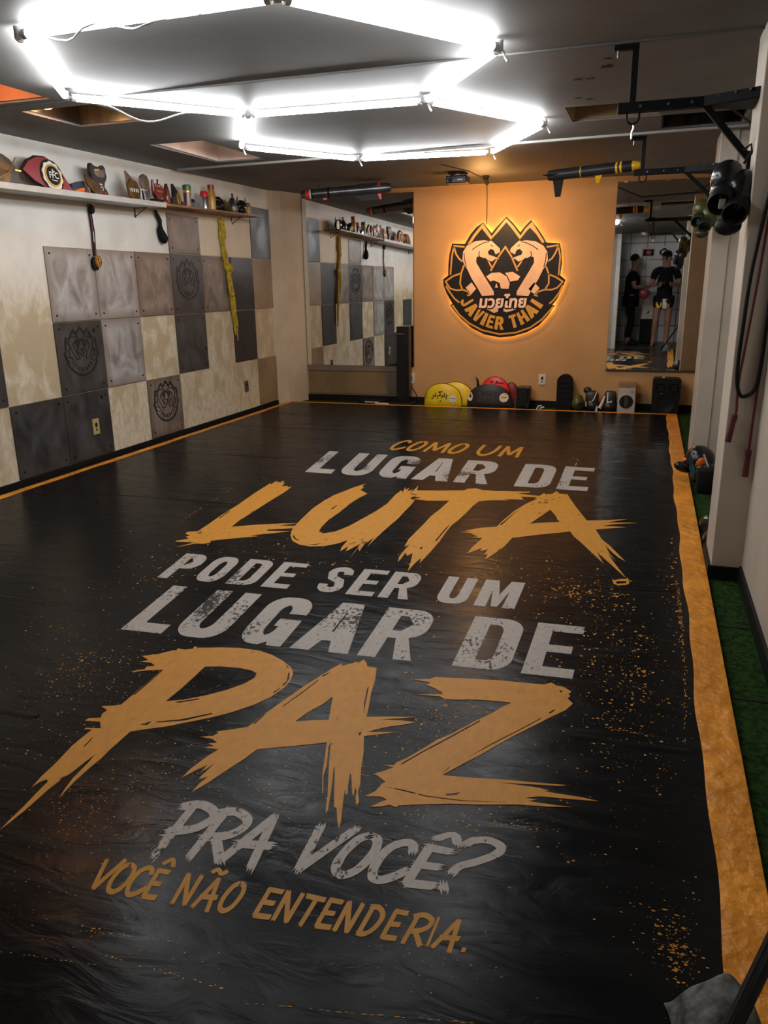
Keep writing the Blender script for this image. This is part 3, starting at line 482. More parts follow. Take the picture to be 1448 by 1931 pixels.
def build_lettering(mat_parent):
    F = on_floor(0.0)
    for k, (name, style, ink, bl, u, v1, vU, U, letters) in enumerate(TEXT['lines']):
        mb = MB(); h = 0.0008
        def P(s, t):
            f = s/U
            return (bl[0]+u[0]*s+t*(v1[0]+(vU[0]-v1[0])*f), bl[1]+u[1]*s+t*(v1[1]+(vU[1]-v1[1])*f))
        for ch, s0, s1 in letters:
            w = s1-s0
            if style == 'block':
                a, b = {'A': (.33, .17), 'M': (.30, .17), 'R': (.34, .16), 'E': (.36, .155), 'D': (.35, .15), 'U': (.36, .17)}.get(ch, (.38, .175))
                if ch == 'O' or ch == 'S': a, b = 0.36, 0.19
                for poly in blk(ch, a, b):
                    mb.prism([[P(s0+x*w, t) for x, t in q] for q in poly], F, h)
            else:
                chs = {'Ê': 'E^', 'Ã': 'A~'}.get(ch, ch)
                big = name.startswith('PRA')
                if name.startswith('COMO'): th, tb = 0.028, 0.16
                elif big: th, tb = 0.0215, 0.19
                else: th, tb = 0.0095, 0.185
                if ch == '.': th, tb = .012, .16
                for c1 in chs:
                    for path in BR[c1]:
                        rag = (1.0 if big else .55) if ch != '.' else .15
                        if name.startswith('COMO'): rag = .2
                        q = brush_poly(path, th/max(w, .012), tb*(.8 if c1 in '^~' else 1), rag)
                        mb.prism([[P(s0+x*w, t) for x, t in q]], F, h+random.uniform(0, .0004))
        m = {'w': M_WHITE_INK, 'o': M_ORANGE_INK if name.startswith('COMO') else M_OCHRE_INK}[ink]
        o = mb.build('slogan_line', m, mat_parent)
        nm = {0: 'upper line LUGAR DE in worn white block capitals', 1: 'line PODE SER UM in worn white block capitals', 2: 'lower line LUGAR DE in worn white block capitals', 3: 'line COMO UM in orange brush capitals', 4: 'line PRA VOCÊ? in worn white brush capitals', 5: 'line VOCÊ NÃO ENTENDERIA. in ochre brush capitals'}[k]
        part(o, nm)
    for word, keys in (('LUTA', ['L', 'U', 'T', 'A1', 'coin']), ('PAZ', ['P', 'A2', 'Z'])):
        mb = MB()
        for i, k in enumerate(keys): mb.prism([[tuple(p) for p in q] for q in TEXT['brush'][k]], F, 0.001+i*.0002)
        part(mb.build('slogan_word', M_ORANGE_INK, mat_parent), 'word %s in big orange brush strokes' % word)
    # flecks of orange paint: (x, y, spread x, spread y, count, size)
    mb = MB()
    CL = [[-0.201,3.032,0.092,0.081,110,1.3],[-0.076,2.821,0.114,0.305,130,1.2],[0.016,2.297,0.086,0.246,260,1.3],[-0.01,2.155,0.134,0.351,140,1.2],[-0.471,2.0,0.09,0.103,170,1.4],[-0.524,1.691,0.079,0.113,110,1.2],[-0.32,1.533,0.143,0.041,130,1.4],[-1.627,1.952,0.155,0.13,230,1.2],[-1.674,1.751,0.081,0.139,170,1.2],[-1.494,1.497,0.071,0.087,90,1.1],[-1.125,1.367,0.114,0.09,190,1.1],[-1.233,1.249,0.085,0.048,110,1.1],[-1.112,1.21,0.128,0.075,130,1.0],[-0.978,1.552,0.121,0.127,120,1.0],[-0.778,1.518,0.089,0.119,120,1.0],[0.136,1.277,0.027,0.045,110,2.0],[0.123,1.339,0.059,0.084,60,1.4],[0.204,2.757,0.011,0.284,170,1.2],[0.187,3.116,0.029,0.356,90,1.1],[-1.37,3.058,0.348,0.105,110,1.0],[-0.45,3.182,0.175,0.162,80,1.0],[-2.016,2.729,0.136,0.232,130,1.0],[-1.939,2.121,0.114,0.115,80,1.1],[-1.797,3.256,0.204,0.106,50,1.0],[-0.329,2.646,0.222,0.186,70,1.1],[0.027,1.911,0.081,0.101,60,1.2],[-0.543,1.315,0.221,0.093,60,1.0],[-0.864,1.002,0.139,0.044,90,1.0],[-1.368,1.844,0.096,0.116,80,1.0],[-1.129,1.916,0.096,0.059,30,1.0],[-0.322,1.334,0.214,0.151,60,1.0],[-1.122,1.021,0.052,0.072,50,1.0],[-0.282,1.096,0.11,0.028,50,1.0],[-1.14,1.553,0.083,0.087,70,1.0]]
    R2 = random.Random(5)
    for (x, y, sx, sy, n, sz) in CL:
        for _ in range(int(n*1.5)):
            px, py = R2.gauss(x, sx), R2.gauss(y, sy)
            if not (-3.6 < px < .2 and .62 < py < 7.6): continue
            dist = math.hypot(py, 1.2); r = .85*sz*dist/1466*R2.choice((.5, .6, .8, 1, 1.4, 2.2)); st = max(.7, py/1.2)*R2.uniform(.4, .8)
            n2 = R2.randint(4, 7); a0 = R2.random()*6; an = R2.uniform(.7, 1.6)
            poly = [(px+an*r*math.cos(a0+2*PI*i/n2)*R2.uniform(.5, 1.2), py+st*r*math.sin(a0+2*PI*i/n2)*R2.uniform(.5, 1.2)) for i in range(n2)]
            mb.bm.faces.new([mb.bm.verts.new((q[0], q[1], .0009)) for q in poly])
    DL = [[-2.32,3.488,-2.418,4.35,26,0.0055],[-2.309,3.47,-2.322,3.681,8,0.0038],[-1.503,5.514,-1.237,5.504,10,0.0062],[-1.245,5.541,-0.401,5.607,14,0.005],[-0.401,5.701,-0.402,5.325,3,0.0099],[-0.967,0.976,-0.751,1.011,22,0.0017],[-0.973,0.984,-0.925,0.993,4,0.0032],[-0.891,0.941,-0.622,0.944,26,0.0031],[-1.078,0.888,-0.874,0.919,22,0.0015],[-0.816,1.614,-0.868,1.895,14,0.0027],[-1.346,3.065,-1.114,3.059,10,0.0027],[-1.718,1.866,-1.752,2.031,6,0.0053],[-1.796,1.975,-1.66,1.982,6,0.0055],[-0.078,3.051,0.035,3.048,5,0.0049],[-0.033,2.022,0.097,2.017,12,0.0048],[-0.18,1.899,-0.099,1.946,10,0.0031],[0.19,3.301,0.191,2.537,40,0.0058],[0.195,2.538,0.179,2.009,24,0.0038],[-0.967,1.332,-0.963,1.219,8,0.0024],[-0.942,1.272,-1.025,1.098,20,0.0016],[-0.611,0.923,-0.187,1.014,30,0.0017],[-1.301,1.716,-1.193,1.932,8,0.0017],[-0.229,3.787,-0.175,3.552,4,0.0033]]
    for (x0, y0, x1, y1, n, w) in DL:
        for i in range(n):
            if R2.random() < .35: continue
            t = (i+R2.random()*.3)/n; t2 = t+R2.uniform(.3, .95)/n
            a = (x0+(x1-x0)*t, y0+(y1-y0)*t); b = (x0+(x1-x0)*t2, y0+(y1-y0)*t2); j = w*R2.uniform(-.8, .8)
            dx, dy = b[0]-a[0], b[1]-a[1]; L = math.hypot(dx, dy) or 1; nx, ny = -dy/L, dx/L
            ww = w*R2.uniform(.3, 1)
            poly = [(a[0]+nx*(j+ww*.3), a[1]+ny*(j+ww*.3)), (a[0]+nx*(j-ww*.4), a[1]+ny*(j-ww*.4)), (b[0]+nx*(j-ww*.2), b[1]+ny*(j-ww*.2)), ((a[0]+b[0])/2+nx*(j+ww), (a[1]+b[1])/2+ny*(j+ww))]
            mb.bm.faces.new([mb.bm.verts.new((q[0], q[1], .0009)) for q in poly])
    o = mb.build('paint_splatter', M_ORANGE_INK, mat_parent); o['kind'] = 'stuff'; part(o, 'orange printed splatter flecks')

# ------------------------------------------------------------------ room shell
def build_room():
    struct(MB().box((-1.6, 3.4, ZF-.05), (4.6, 9.9, .1)), 'floor', M_TURF)
    struct(MB().box((-.1, -.55, ZF+.004), (1.6, 1.9, .012)), 'trim_9', mat('dark_hall_floor', (.02, .022, .024), .35, col2=(.012, .013, .014), scale=3))
    # ceiling slab with rectangular openings where tiles are missing
    Y0, Y1 = .35, YB
    holes = [(-3.42, 2.95, -2.87, 3.505), (-3.216, 3.69, -2.765, 4.16), (-3.23, 4.855, -2.825, 5.75), (-.52, 4.76, -.024, 5.21), (-.02, 5.21, .455, 5.68)]
    out = [(-3.9, Y0), (.75, Y0), (.75, Y1+.12), (-3.9, Y1+.12)]
    mb = MB()
    fn = lambda a, b, h: Vector((a, b, zc(b)+.16-h))
    mb.prism([out]+[[(x0, y0), (x1, y0), (x1, y1), (x0, y1)] for x0, y0, x1, y1 in holes], fn, .16)
    struct(mb, 'ceiling', M_CEIL)
    mb = MB()
    mb.box((-1.6, 4.4, 2.45), (4.7, 8.4, .06)); struct(mb, 'trim_1', mat('slab_above_tiles', (.05, .045, .04), .8))
    # boxed linings inside the openings
    for i, (x0, y0, x1, y1) in enumerate(holes):
        z = zc((y0+y1)/2); mb = MB(); t = .012; dz = .20
        mb.box(((x0+x1)/2, y1-t/2, z+.012+dz/2), (x1-x0, t, dz))
        mb.box((x0+t/2, (y0+y1)/2, z+.012+dz/2), (t, y1-y0-2*t, dz)); mb.box((x1-t/2, (y0+y1)/2, z+.012+dz/2), (t, y1-y0-2*t, dz)); mb.box(((x0+x1)/2, y0+t/2, z+.012+dz/2), (x1-x0, t, dz))
        mb.box(((x0+x1)/2, (y0+y1)/2, z+dz+.02), (x1-x0, y1-y0, .012))
        struct(mb, 'trim_%d' % (i+2), [M_RECESS, M_DUCT, M_RECESSW, M_TAN, M_DUCT][i])
    mb = MB(); mb.box((-1.6, 5.83, zc(5.83)-.006), (4.2, .03, .018), .002, rot=(0, 0, -.049)); struct(mb, 'trim_7', mat('pale_joint_strip', (.30, .28, .25), .5))
    mb = MB(); mb.box((-1.6, 3.57, zc(3.57)-.003), (4.2, .018, .008), .001); struct(mb, 'trim_8', mat('grey_joint_strip', (.10, .10, .10), .6))
    # left wall, with the angled column in its far corner
    struct(MB().box((XL-.06, 4.2, 1.05), (.12, 8.0, 2.25)), 'wall_left', M_LEFT)
    mb = MB(); mb.prism([[(XL, 7.66), (-3.690, 7.80), (-3.60, YB+.02), (XL, YB+.02)]], lambda a, b, h: Vector((a, b, ZF+h)), 2.19)
    struct(mb, 'trim_10', mat('corner_column_paint', (.50, .42, .32), .65, scale=3, bump=.1))
    struct(MB().box((-1.6, YB+.06, 1.05), (4.5, .12, 2.3)), 'wall_back', M_BACK)
    # right wall: near stretch, two columns, deep bays
    struct(MB().box((.51, 1.0, 1.2), (.12, 4.82, 2.46)), 'wall_right', M_RIGHT)
    struct(MB().box((.455, 3.565, 1.05), (.25, .31, 2.18), .004), 'trim_11', M_RIGHT)
    struct(MB().box((.62, 6.0, 1.05), (.12, 4.8, 2.3)), 'trim_12', M_RIGHT)
    mb = MB(); mb.box((.41, 6.09, 1.05), (.11, .40, 2.2), .004); mb.box((.512, 6.10, 1.05), (.10, .40, 2.2), .004)
    struct(mb, 'trim_13', M_RIGHT)
    # entrance side behind the camera: wall with a wide opening, hall with white tiles
    struct(MB().box((-2.325, .29, 1.05), (3.14, .12, 2.3)), 'wall_front', M_RIGHT)
    struct(MB().box((-.10, .29, 2.33), (1.4, .12, .46)), 'trim_14', M_RIGHT)
    struct(MB().box((-.785, .29, 1.05), (.075, .15, 2.3), .004), 'trim_15', M_WHITE)
    struct(MB().box((-.1, -1.46, 1.2), (1.9, .12, 2.7)), 'wall_hall', tile_material())
    struct(MB().box((-.88, -.6, 1.2), (.10, 1.65, 2.7)), 'trim_16', M_BLACK)
    struct(MB().box((-.1, -.6, 2.58), (1.9, 1.85, .06)), 'trim_17', M_CEIL)
    # black baseboards
    struct(MB().box((XL+.006, 4.1, ZF+.028), (.012, 7.3, .056), .002), 'baseboard_left', M_BASE)
    struct(MB().box((-1.6, YB-.006, ZF+.035), (4.3, .012, .07), .002), 'baseboard_back', M_BASE)
    mb = MB(); mb.box((XR-.006, 1.9, ZF+.035), (.012, 3.0, .07), .002); mb.box((.39, 3.404, ZF+.03), (.125, .012, .06)); mb.box((.324, 3.565, ZF+.03), (.012, .32, .06)); mb.box((.554, 4.75, ZF+.035), (.012, 2.2, .07)); mb.box((.554, 7.2, ZF+.035), (.012, 1.8, .07))
    struct(mb, 'baseboard_right', M_BASE)
    # grout-like seam lines of the turf rolls
    mb = MB()
    for y in (2.35, 2.9, 4.9, 6.2, 6.9): mb.box((.40, y, ZF+.001), (.30, .012, .003))
    struct(mb, 'trim_18', M_BLACK)
    # three small tears in the ceiling by the near bracket
    mb = MB()
    for x, y, w, h in ((-.263, 3.93, .034, .03), (-.40, 4.13, .026, .012), (-.343, 4.135, .026, .014), (-.249, 3.80, .02, .012), (-.433, 4.54, .02, .014), (-.383, 4.59, .02, .014)):
        mb.prism([[(x+w*math.cos(t)*random.uniform(.6, 1.1), y+h*math.sin(t)*random.uniform(.6, 1.1)) for t in [i*PI/5 for i in range(10)]]], lambda a, b, hh: Vector((a, b, zc(b)-hh)), .002)
    struct(mb, 'trim_19', M_BLACK)

def build_mat():
    # slab of training mats wrapped in black vinyl, with an orange hem
    t = thing('training_mat', 'large black vinyl training mat with orange hem and painted slogan', 'mat', (-1.74, 4.2, ZF))
    mb = MB(); X0, X1, Y0, Y1 = -3.70, .317, .55, 7.815
    mb.box(((X0+X1)/2, (Y0+Y1)/2, ZF/2), (X1-X0, Y1-Y0, -ZF), .004)
    mb.build('vinyl_cover', M_VINYL, t)
    def strip(pts0, pts1, name, amp):
        m = MB(); n = len(pts0); K = 9; g = []
        for i, (p, q) in enumerate(zip(pts0, pts1)):
            r = []
            for k in range(K):
                f = k/(K-1); x, y = p[0]+(q[0]-p[0])*f, p[1]+(q[1]-p[1])*f
                z = .0008+amp*(.5+.6*noise.noise(Vector((x*24, y*17, 3)))+.35*noise.noise(Vector((x*9, y*42, 7))))*(.6+.8*noise.noise(Vector((x*3, y*2.2, 9))))*(1 if 0 < k < K-1 else .25)
                r.append(m.bm.verts.new((x, y, max(.0006, z))))
            g.append(r)
        for i in range(n-1):
            for k in range(K-1): m.bm.faces.new((g[i][k], g[i+1][k], g[i+1][k+1], g[i][k+1]))
        return part(m.build(name, M_BAND, t, True), 'orange hem strip')
    N = 420; ys = [Y0+(Y1-Y0)*i/N for i in range(N+1)]
    strip([(.2185+.004*math.sin(y*5)+.003*math.sin(y*13+1), y) for y in ys], [(X1-.001, y) for y in ys], 'hem', .007)
    strip([(X0+.001, y) for y in ys], [(-3.635+.004*math.sin(y*4)+.004*math.sin(y*11), y) for y in ys], 'hem', .007)
    xs = [X0+(X1-X0)*i/60 for i in range(61)]
    strip([(x, 7.755+.003*math.sin(x*5)) for x in xs], [(x, Y1-.001) for x in xs], 'hem', .003)
    build_lettering(t)
    # raised folds of the vinyl where the mats underneath meet
    for x0, x1, y0, y1 in ((-3.6, -1.62, 1.60, 1.60), (-3.6, -2.15, 2.35, 2.31), (-3.6, -2.2, 3.84, 3.86), (-.12, .19, 1.95, 1.96), (-.13, .18, 3.10, 3.14), (-3.6, .2, 6.26, 6.23), (-3.6, .2, 6.98, 7.0), (-3.6, -2.4, 5.05, 5.1)):
        mb = MB(); n = 60; A = []
        for i in range(n+1):
            x = x0+(x1-x0)*i/n; y = y0+(y1-y0)*i/n+.008*noise.noise(Vector((x*2, y0*7, 0)))
            hgt = max(0, .0022+.0022*noise.noise(Vector((x*3, y0, 5))))
            A.append([mb.bm.verts.new((x, y+dy, z)) for dy, z in ((-.016, .0002), (-.003, hgt), (.003, hgt), (.016, .0002))])
        for P_, Q_ in zip(A, A[1:]):
            for k in range(3): mb.bm.faces.new((P_[k], Q_[k], Q_[k+1], P_[k+1]))
        mb.build('fold', M_VINYL, t, True)
    return t

# ------------------------------------------------------------------ lights
def point_light(name, loc, watts, col, size=.05):
    d = bpy.data.lights.new(name, 'POINT'); d.energy = watts; d.color = col; d.shadow_soft_size = size
    o = bpy.data.objects.new(name, d); COL.objects.link(o); o.location = loc
    return o
def build_hexagon_light():
    V = [(-2.173, 2.525), (-1.165, 2.515), (-.619, 3.332), (-1.131, 4.122), (-2.086, 4.07), (-2.668, 3.37), (-.655, 5.0), (-1.144, 5.924), (-2.112, 5.823), (-2.616, 4.98)]
    E = [(0, 1), (1, 2), (2, 3), (3, 4), (4, 5), (5, 0), (3, 6), (6, 7), (7, 8), (8, 9), (9, 4)]
    t = thing('hexagon_tube_light', 'two joined hexagons of bright white tube lights under the ceiling', 'ceiling light', (-1.75, 4.4, 2.08))
    P = [Vector((x, y, zc(y)-.034)) for x, y in V]
    for a, b in E:
        d = (P[b]-P[a]).normalized(); s = P[a]+d*.045; e = P[b]-d*.045
        o = MB().cyl(s, e, .0155, n=14).build('tube', M_TUBE, t, True)
        side = d.cross(Vector((0, 0, 1))).normalized()
        MB().box((0, 0, 0), (.001, .001, .001))
        for q, w in ((s, -1), (e, 1)):
            part(MB().cyl(q+d*w*.002, q+d*w*.022, .0165, n=14).build('end_cap', M_CAP, o, True), 'white end cap')
    for i, p in enumerate(P):
        mb = MB().cyl(p+Vector((0, 0, -.012)), p+Vector((0, 0, .026)), .012, n=12)
        for a, b in E:
            if i in (a, b):
                d = (P[b if i == a else a]-p).normalized(); mb.cyl(p, p+d*.028, .007, n=8)
        part(mb.build('connector', M_CAP, t, True), 'grey white tube connector')
        if i in (2, 3, 6, 7, 8, 9):
            MB().tube([p+Vector((.01, 0, -.01)), p+Vector((.02, .005, -.035)), p+Vector((.03, .0, -.05))], .005, 8).build('wire_tail', M_CAP, t, True)
    pa, pb = P[5], P[4]
    pts = [pa+(pb-pa)*(.18+.5*i/14)+Vector((.0, -.02-.015*math.sin(PI*i/14), -.02-.06*math.sin(PI*i/14)**2)) for i in range(15)]
    MB().tube(pts, .0035, 6).build('cable', M_CAP, t, True)
    pa, pb = P[0], P[1]
    pts = [pa+(pb-pa)*(.12+.62*i/18)+Vector((0, .02*math.sin(i*.9), -.018-.014*math.sin(i*.7))) for i in range(19)]
    MB().tube(pts, .003, 6).build('cable', M_CAP, t, True)
def build_recess_lamps():
    t = thing('recess_bulb', 'small warm bulb glowing inside the left ceiling opening', 'bulb', (-3.165, 3.83, 2.2))
    MB().sph((-3.165, 3.83, 2.165), (.045, .035, .022)).build('glass_bulb', M_WARM, t, True)
    MB().cyl((-3.165, 3.83, 2.185), (-3.165, 3.83, 2.28), .02).build('socket', M_BLACK, t, True)
    point_light('recess_bulb_light', (-3.10, 3.86, 2.15), RECESS_WATTS*.5, (1, .5, .2), .03)
    t = thing('recess_bulb', 'warm bulb hidden up inside the ceiling opening nearest the left tube', 'bulb', (-3.15, 3.2, 2.2))
    MB().sph((-3.15, 3.2, 2.215), .025).build('glass_bulb', M_WARM, t, True)
    MB().cyl((-3.15, 3.2, 2.235), (-3.15, 3.2, 2.285), .015).build('socket', M_BLACK, t, True)
    point_light('recess_bulb_light', (-3.12, 3.2, 2.17), RECESS_WATTS, (1, .45, .2), .03)
    point_light('recess_bulb_light', (-2.95, 5.3, 2.27), RECESS_WATTS*.2, (1, .8, .7), .02)
    # hall bulb behind the camera, seen in the tall mirror
    t = thing('pendant_bulb', 'bare white bulb on a cord in the entrance hall, seen in the right mirror', 'bulb', (.21, -.75, 2.55))
    MB().sph((.21, -.75, 2.33), (.035, .035, .045)).build('glass_bulb', mat('white_bulb', (1, 1, 1), .4, emit=(1, .98, .95), estr=14), t, True)
    MB().cyl((.21, -.75, 2.37), (.21, -.75, 2.55), .006, n=8).build('cord', M_BLACK, t, True)
    point_light('pendant_bulb_light', (.21, -.75, 2.25), 1.1, (1, .97, .93), .05)
def build_wall_washer():
    # warm spot clipped to the ceiling over the sign
    t = thing('warm_spotlight', 'small black can spotlight on the ceiling above the sign, beside the projector', 'spotlight', (-1.50, 7.52, zc(7.52)))
    z = zc(7.52)
    MB().cyl((-1.50, 7.52, z), (-1.50, 7.52, z-.02), .03).build('base', M_BLACK, t, True)
    MB().cyl((-1.50, 7.52, z-.02), (-1.50, 7.58, z-.06), .018).build('can', M_BLACK, t, True)
    point_light('warm_spotlight_light', (-1.48, 7.30, z-.24), WARM_WALL_WATTS*.30, (1, .50, .16), .10)
    d = bpy.data.lights.new('warm_spotlight_beam', 'SPOT'); d.energy = WARM_WALL_WATTS*1.15; d.color = (1, .55, .20); d.spot_size = math.radians(165); d.spot_blend = 1.0; d.shadow_soft_size = .05
    o = bpy.data.objects.new('warm_spotlight_beam', d); COL.objects.link(o); o.location = (-1.50, 7.28, z-.13)
    o.rotation_euler = (Vector((-1.45, YB, 1.0))-o.location).to_track_quat('-Z', 'Y').to_euler()

def build_added_fill_lamp():
    # unseen fill lamp added above the entrance to brighten the mat's near end
    y = .55; z = zc(y); t = thing('added_fill_lamp', 'added fill lamp in a small white can above the entrance, out of view', 'fill_lamp', (-.35, y, z))
    MB().lathe([(.03, z-.035), (.05, z-.035), (.052, z-.03), (.052, z), (0, z)], Matrix.Translation((-.35, y, 0)), 24).build('can', M_CAP, t, True)
    MB().lathe([(0, z-.028), (.032, z-.028), (.032, z-.033), (0, z-.033)], Matrix.Translation((-.35, y, 0)), 20).build('diffuser', mat('fill_lamp_diffuser', (1, 1, 1), .4, emit=(1, .97, .92), estr=6), t)
    d = bpy.data.lights.new('added_fill_beam', 'SPOT'); d.energy = 26; d.color = (1, .96, .90); d.spot_size = math.radians(120); d.spot_blend = .9; d.shadow_soft_size = .04
    o = bpy.data.objects.new('added_fill_beam', d); COL.objects.link(o); o.location = (-.35, y, z-.05); o.rotation_euler = (math.radians(18), 0, 0)

# ------------------------------------------------------------------ wall panels
LOGO = {'outline': [[-1.632,1.796],[-1.546,1.693],[-1.494,1.751],[-1.401,1.842],[-1.339,1.783],[-1.262,1.692],[-1.212,1.752],[-1.161,1.8],[-1.098,1.726],[-1.038,1.644],[-1.004,1.589],[-0.878,1.579],[-0.858,1.509],[-0.847,1.4],[-0.858,1.28],[-0.805,1.237],[-0.83,1.158],[-0.876,1.059],[-0.919,1.003],[-0.896,0.992],[-0.96,0.896],[-1.049,0.799],[-1.164,0.735],[-1.304,0.694],[-1.436,0.682],[-1.594,0.71],[-1.73,0.775],[-1.843,0.869],[-1.918,0.951],[-1.958,1.004],[-1.937,1.021],[-1.994,1.115],[-2.029,1.197],[-2.036,1.261],[-1.983,1.3],[-1.982,1.403],[-1.971,1.505],[-1.944,1.607],[-1.817,1.599],[-1.805,1.612],[-1.758,1.689],[-1.7,1.753]],'lines': [[[-1.775,1.591],[-1.716,1.676],[-1.638,1.764],[-1.547,1.646],[-1.476,1.723],[-1.402,1.807],[-1.338,1.74],[-1.26,1.642],[-1.205,1.714],[-1.159,1.757],[-1.096,1.678],[-1.033,1.589]],[[-1.816,1.57],[-1.923,1.584],[-1.946,1.481],[-1.959,1.305]],[[-1.925,1.577],[-1.902,1.503],[-1.869,1.457],[-1.836,1.431]],[[-1.0,1.547],[-0.891,1.561],[-0.865,1.455],[-0.873,1.282]],[[-0.89,1.553],[-0.913,1.489],[-0.944,1.44],[-0.983,1.412]],[[-1.847,1.318],[-1.934,1.29],[-2.01,1.24],[-1.96,1.17],[-1.896,1.151],[-1.828,1.157],[-1.773,1.138],[-1.752,1.101],[-1.782,1.101]],[[-2.005,1.197],[-1.967,1.138],[-1.913,1.068],[-1.863,1.03]],[[-0.975,1.295],[-0.897,1.264],[-0.829,1.22],[-0.881,1.164],[-0.937,1.146],[-1.005,1.147],[-1.068,1.128],[-1.098,1.094],[-1.066,1.087]],[[-0.828,1.186],[-0.861,1.114],[-0.91,1.048],[-0.951,1.012]],[[-1.82,1.394],[-1.849,1.309],[-1.857,1.217],[-1.832,1.157]],[[-1.002,1.376],[-0.968,1.293],[-0.965,1.204],[-1.0,1.147]],[[-1.546,1.335],[-1.469,1.47],[-1.404,1.559],[-1.341,1.467],[-1.276,1.33]],[[-1.636,1.53],[-1.562,1.416],[-1.538,1.371]],[[-1.181,1.517],[-1.246,1.409],[-1.279,1.365]],[[-1.937,1.007],[-1.862,0.91],[-1.756,0.822],[-1.62,0.754],[-1.437,0.714],[-1.27,0.732],[-1.13,0.782],[-1.016,0.862],[-0.909,0.986]]],'beige': [[[-1.835,1.445],[-1.83,1.523],[-1.792,1.581],[-1.709,1.621],[-1.615,1.628],[-1.567,1.616],[-1.546,1.622],[-1.508,1.59],[-1.46,1.547],[-1.453,1.514],[-1.475,1.503],[-1.499,1.49],[-1.518,1.532],[-1.551,1.545],[-1.579,1.517],[-1.567,1.489],[-1.517,1.473],[-1.457,1.447],[-1.504,1.446],[-1.533,1.424],[-1.563,1.433],[-1.611,1.456],[-1.665,1.477],[-1.692,1.466],[-1.694,1.419],[-1.644,1.339],[-1.595,1.265],[-1.551,1.199],[-1.508,1.133],[-1.507,1.099],[-1.627,1.094],[-1.677,1.175],[-1.739,1.267],[-1.786,1.359],[-1.811,1.39]],[[-0.982,1.425],[-0.991,1.501],[-1.03,1.559],[-1.111,1.603],[-1.203,1.615],[-1.248,1.607],[-1.269,1.614],[-1.305,1.584],[-1.35,1.544],[-1.355,1.511],[-1.332,1.499],[-1.308,1.486],[-1.292,1.526],[-1.26,1.537],[-1.231,1.508],[-1.242,1.481],[-1.29,1.467],[-1.347,1.445],[-1.3,1.441],[-1.271,1.418],[-1.242,1.425],[-1.197,1.446],[-1.146,1.464],[-1.119,1.452],[-1.115,1.406],[-1.158,1.33],[-1.201,1.258],[-1.24,1.195],[-1.278,1.13],[-1.277,1.096],[-1.16,1.089],[-1.117,1.168],[-1.063,1.256],[-1.023,1.344],[-1.001,1.373]],[[-1.589,1.282],[-1.536,1.315],[-1.453,1.319],[-1.382,1.278],[-1.35,1.21],[-1.36,1.159],[-1.437,1.164],[-1.451,1.217],[-1.511,1.244],[-1.546,1.233]],[[-1.4,1.312],[-1.324,1.322],[-1.247,1.276],[-1.269,1.24],[-1.322,1.234],[-1.347,1.227],[-1.37,1.278]],[[-1.798,1.176],[-1.738,1.227],[-1.689,1.164],[-1.748,1.101],[-1.761,1.136]],[[-1.162,1.157],[-1.106,1.218],[-1.052,1.161],[-1.102,1.106],[-1.132,1.128]],[[-1.582,0.967],[-1.504,0.99],[-1.456,0.984],[-1.461,0.938],[-1.503,0.926]],[[-1.403,0.989],[-1.337,0.983],[-1.277,0.96],[-1.371,0.931],[-1.405,0.943]],[[-1.497,1.173],[-1.484,1.218],[-1.467,1.172]]],'ink': [[[-1.738,1.541],[-1.685,1.575],[-1.614,1.607],[-1.567,1.611]],[[-1.66,1.525],[-1.669,1.491],[-1.653,1.465]],[[-1.683,1.475],[-1.628,1.418],[-1.615,1.372],[-1.644,1.339]],[[-1.552,1.585],[-1.528,1.565]],[[-1.821,1.512],[-1.812,1.444],[-1.792,1.376]],[[-1.611,1.462],[-1.575,1.433]],[[-1.079,1.523],[-1.132,1.56],[-1.202,1.594],[-1.248,1.601]],[[-1.153,1.511],[-1.143,1.478],[-1.157,1.453]],[[-1.128,1.461],[-1.178,1.407],[-1.188,1.364],[-1.158,1.33]],[[-1.261,1.576],[-1.283,1.559]],[[-0.999,1.491],[-1.004,1.425],[-1.019,1.36]],[[-1.197,1.452],[-1.23,1.425]]],'c': [[-1.422,1.234],[-1.407,0.711],[-1.416,1.046],[-0.895,1.226],[-1.663,1.1],[-1.201,0.948]]}
CX, CZ = LOGO['c'][0]
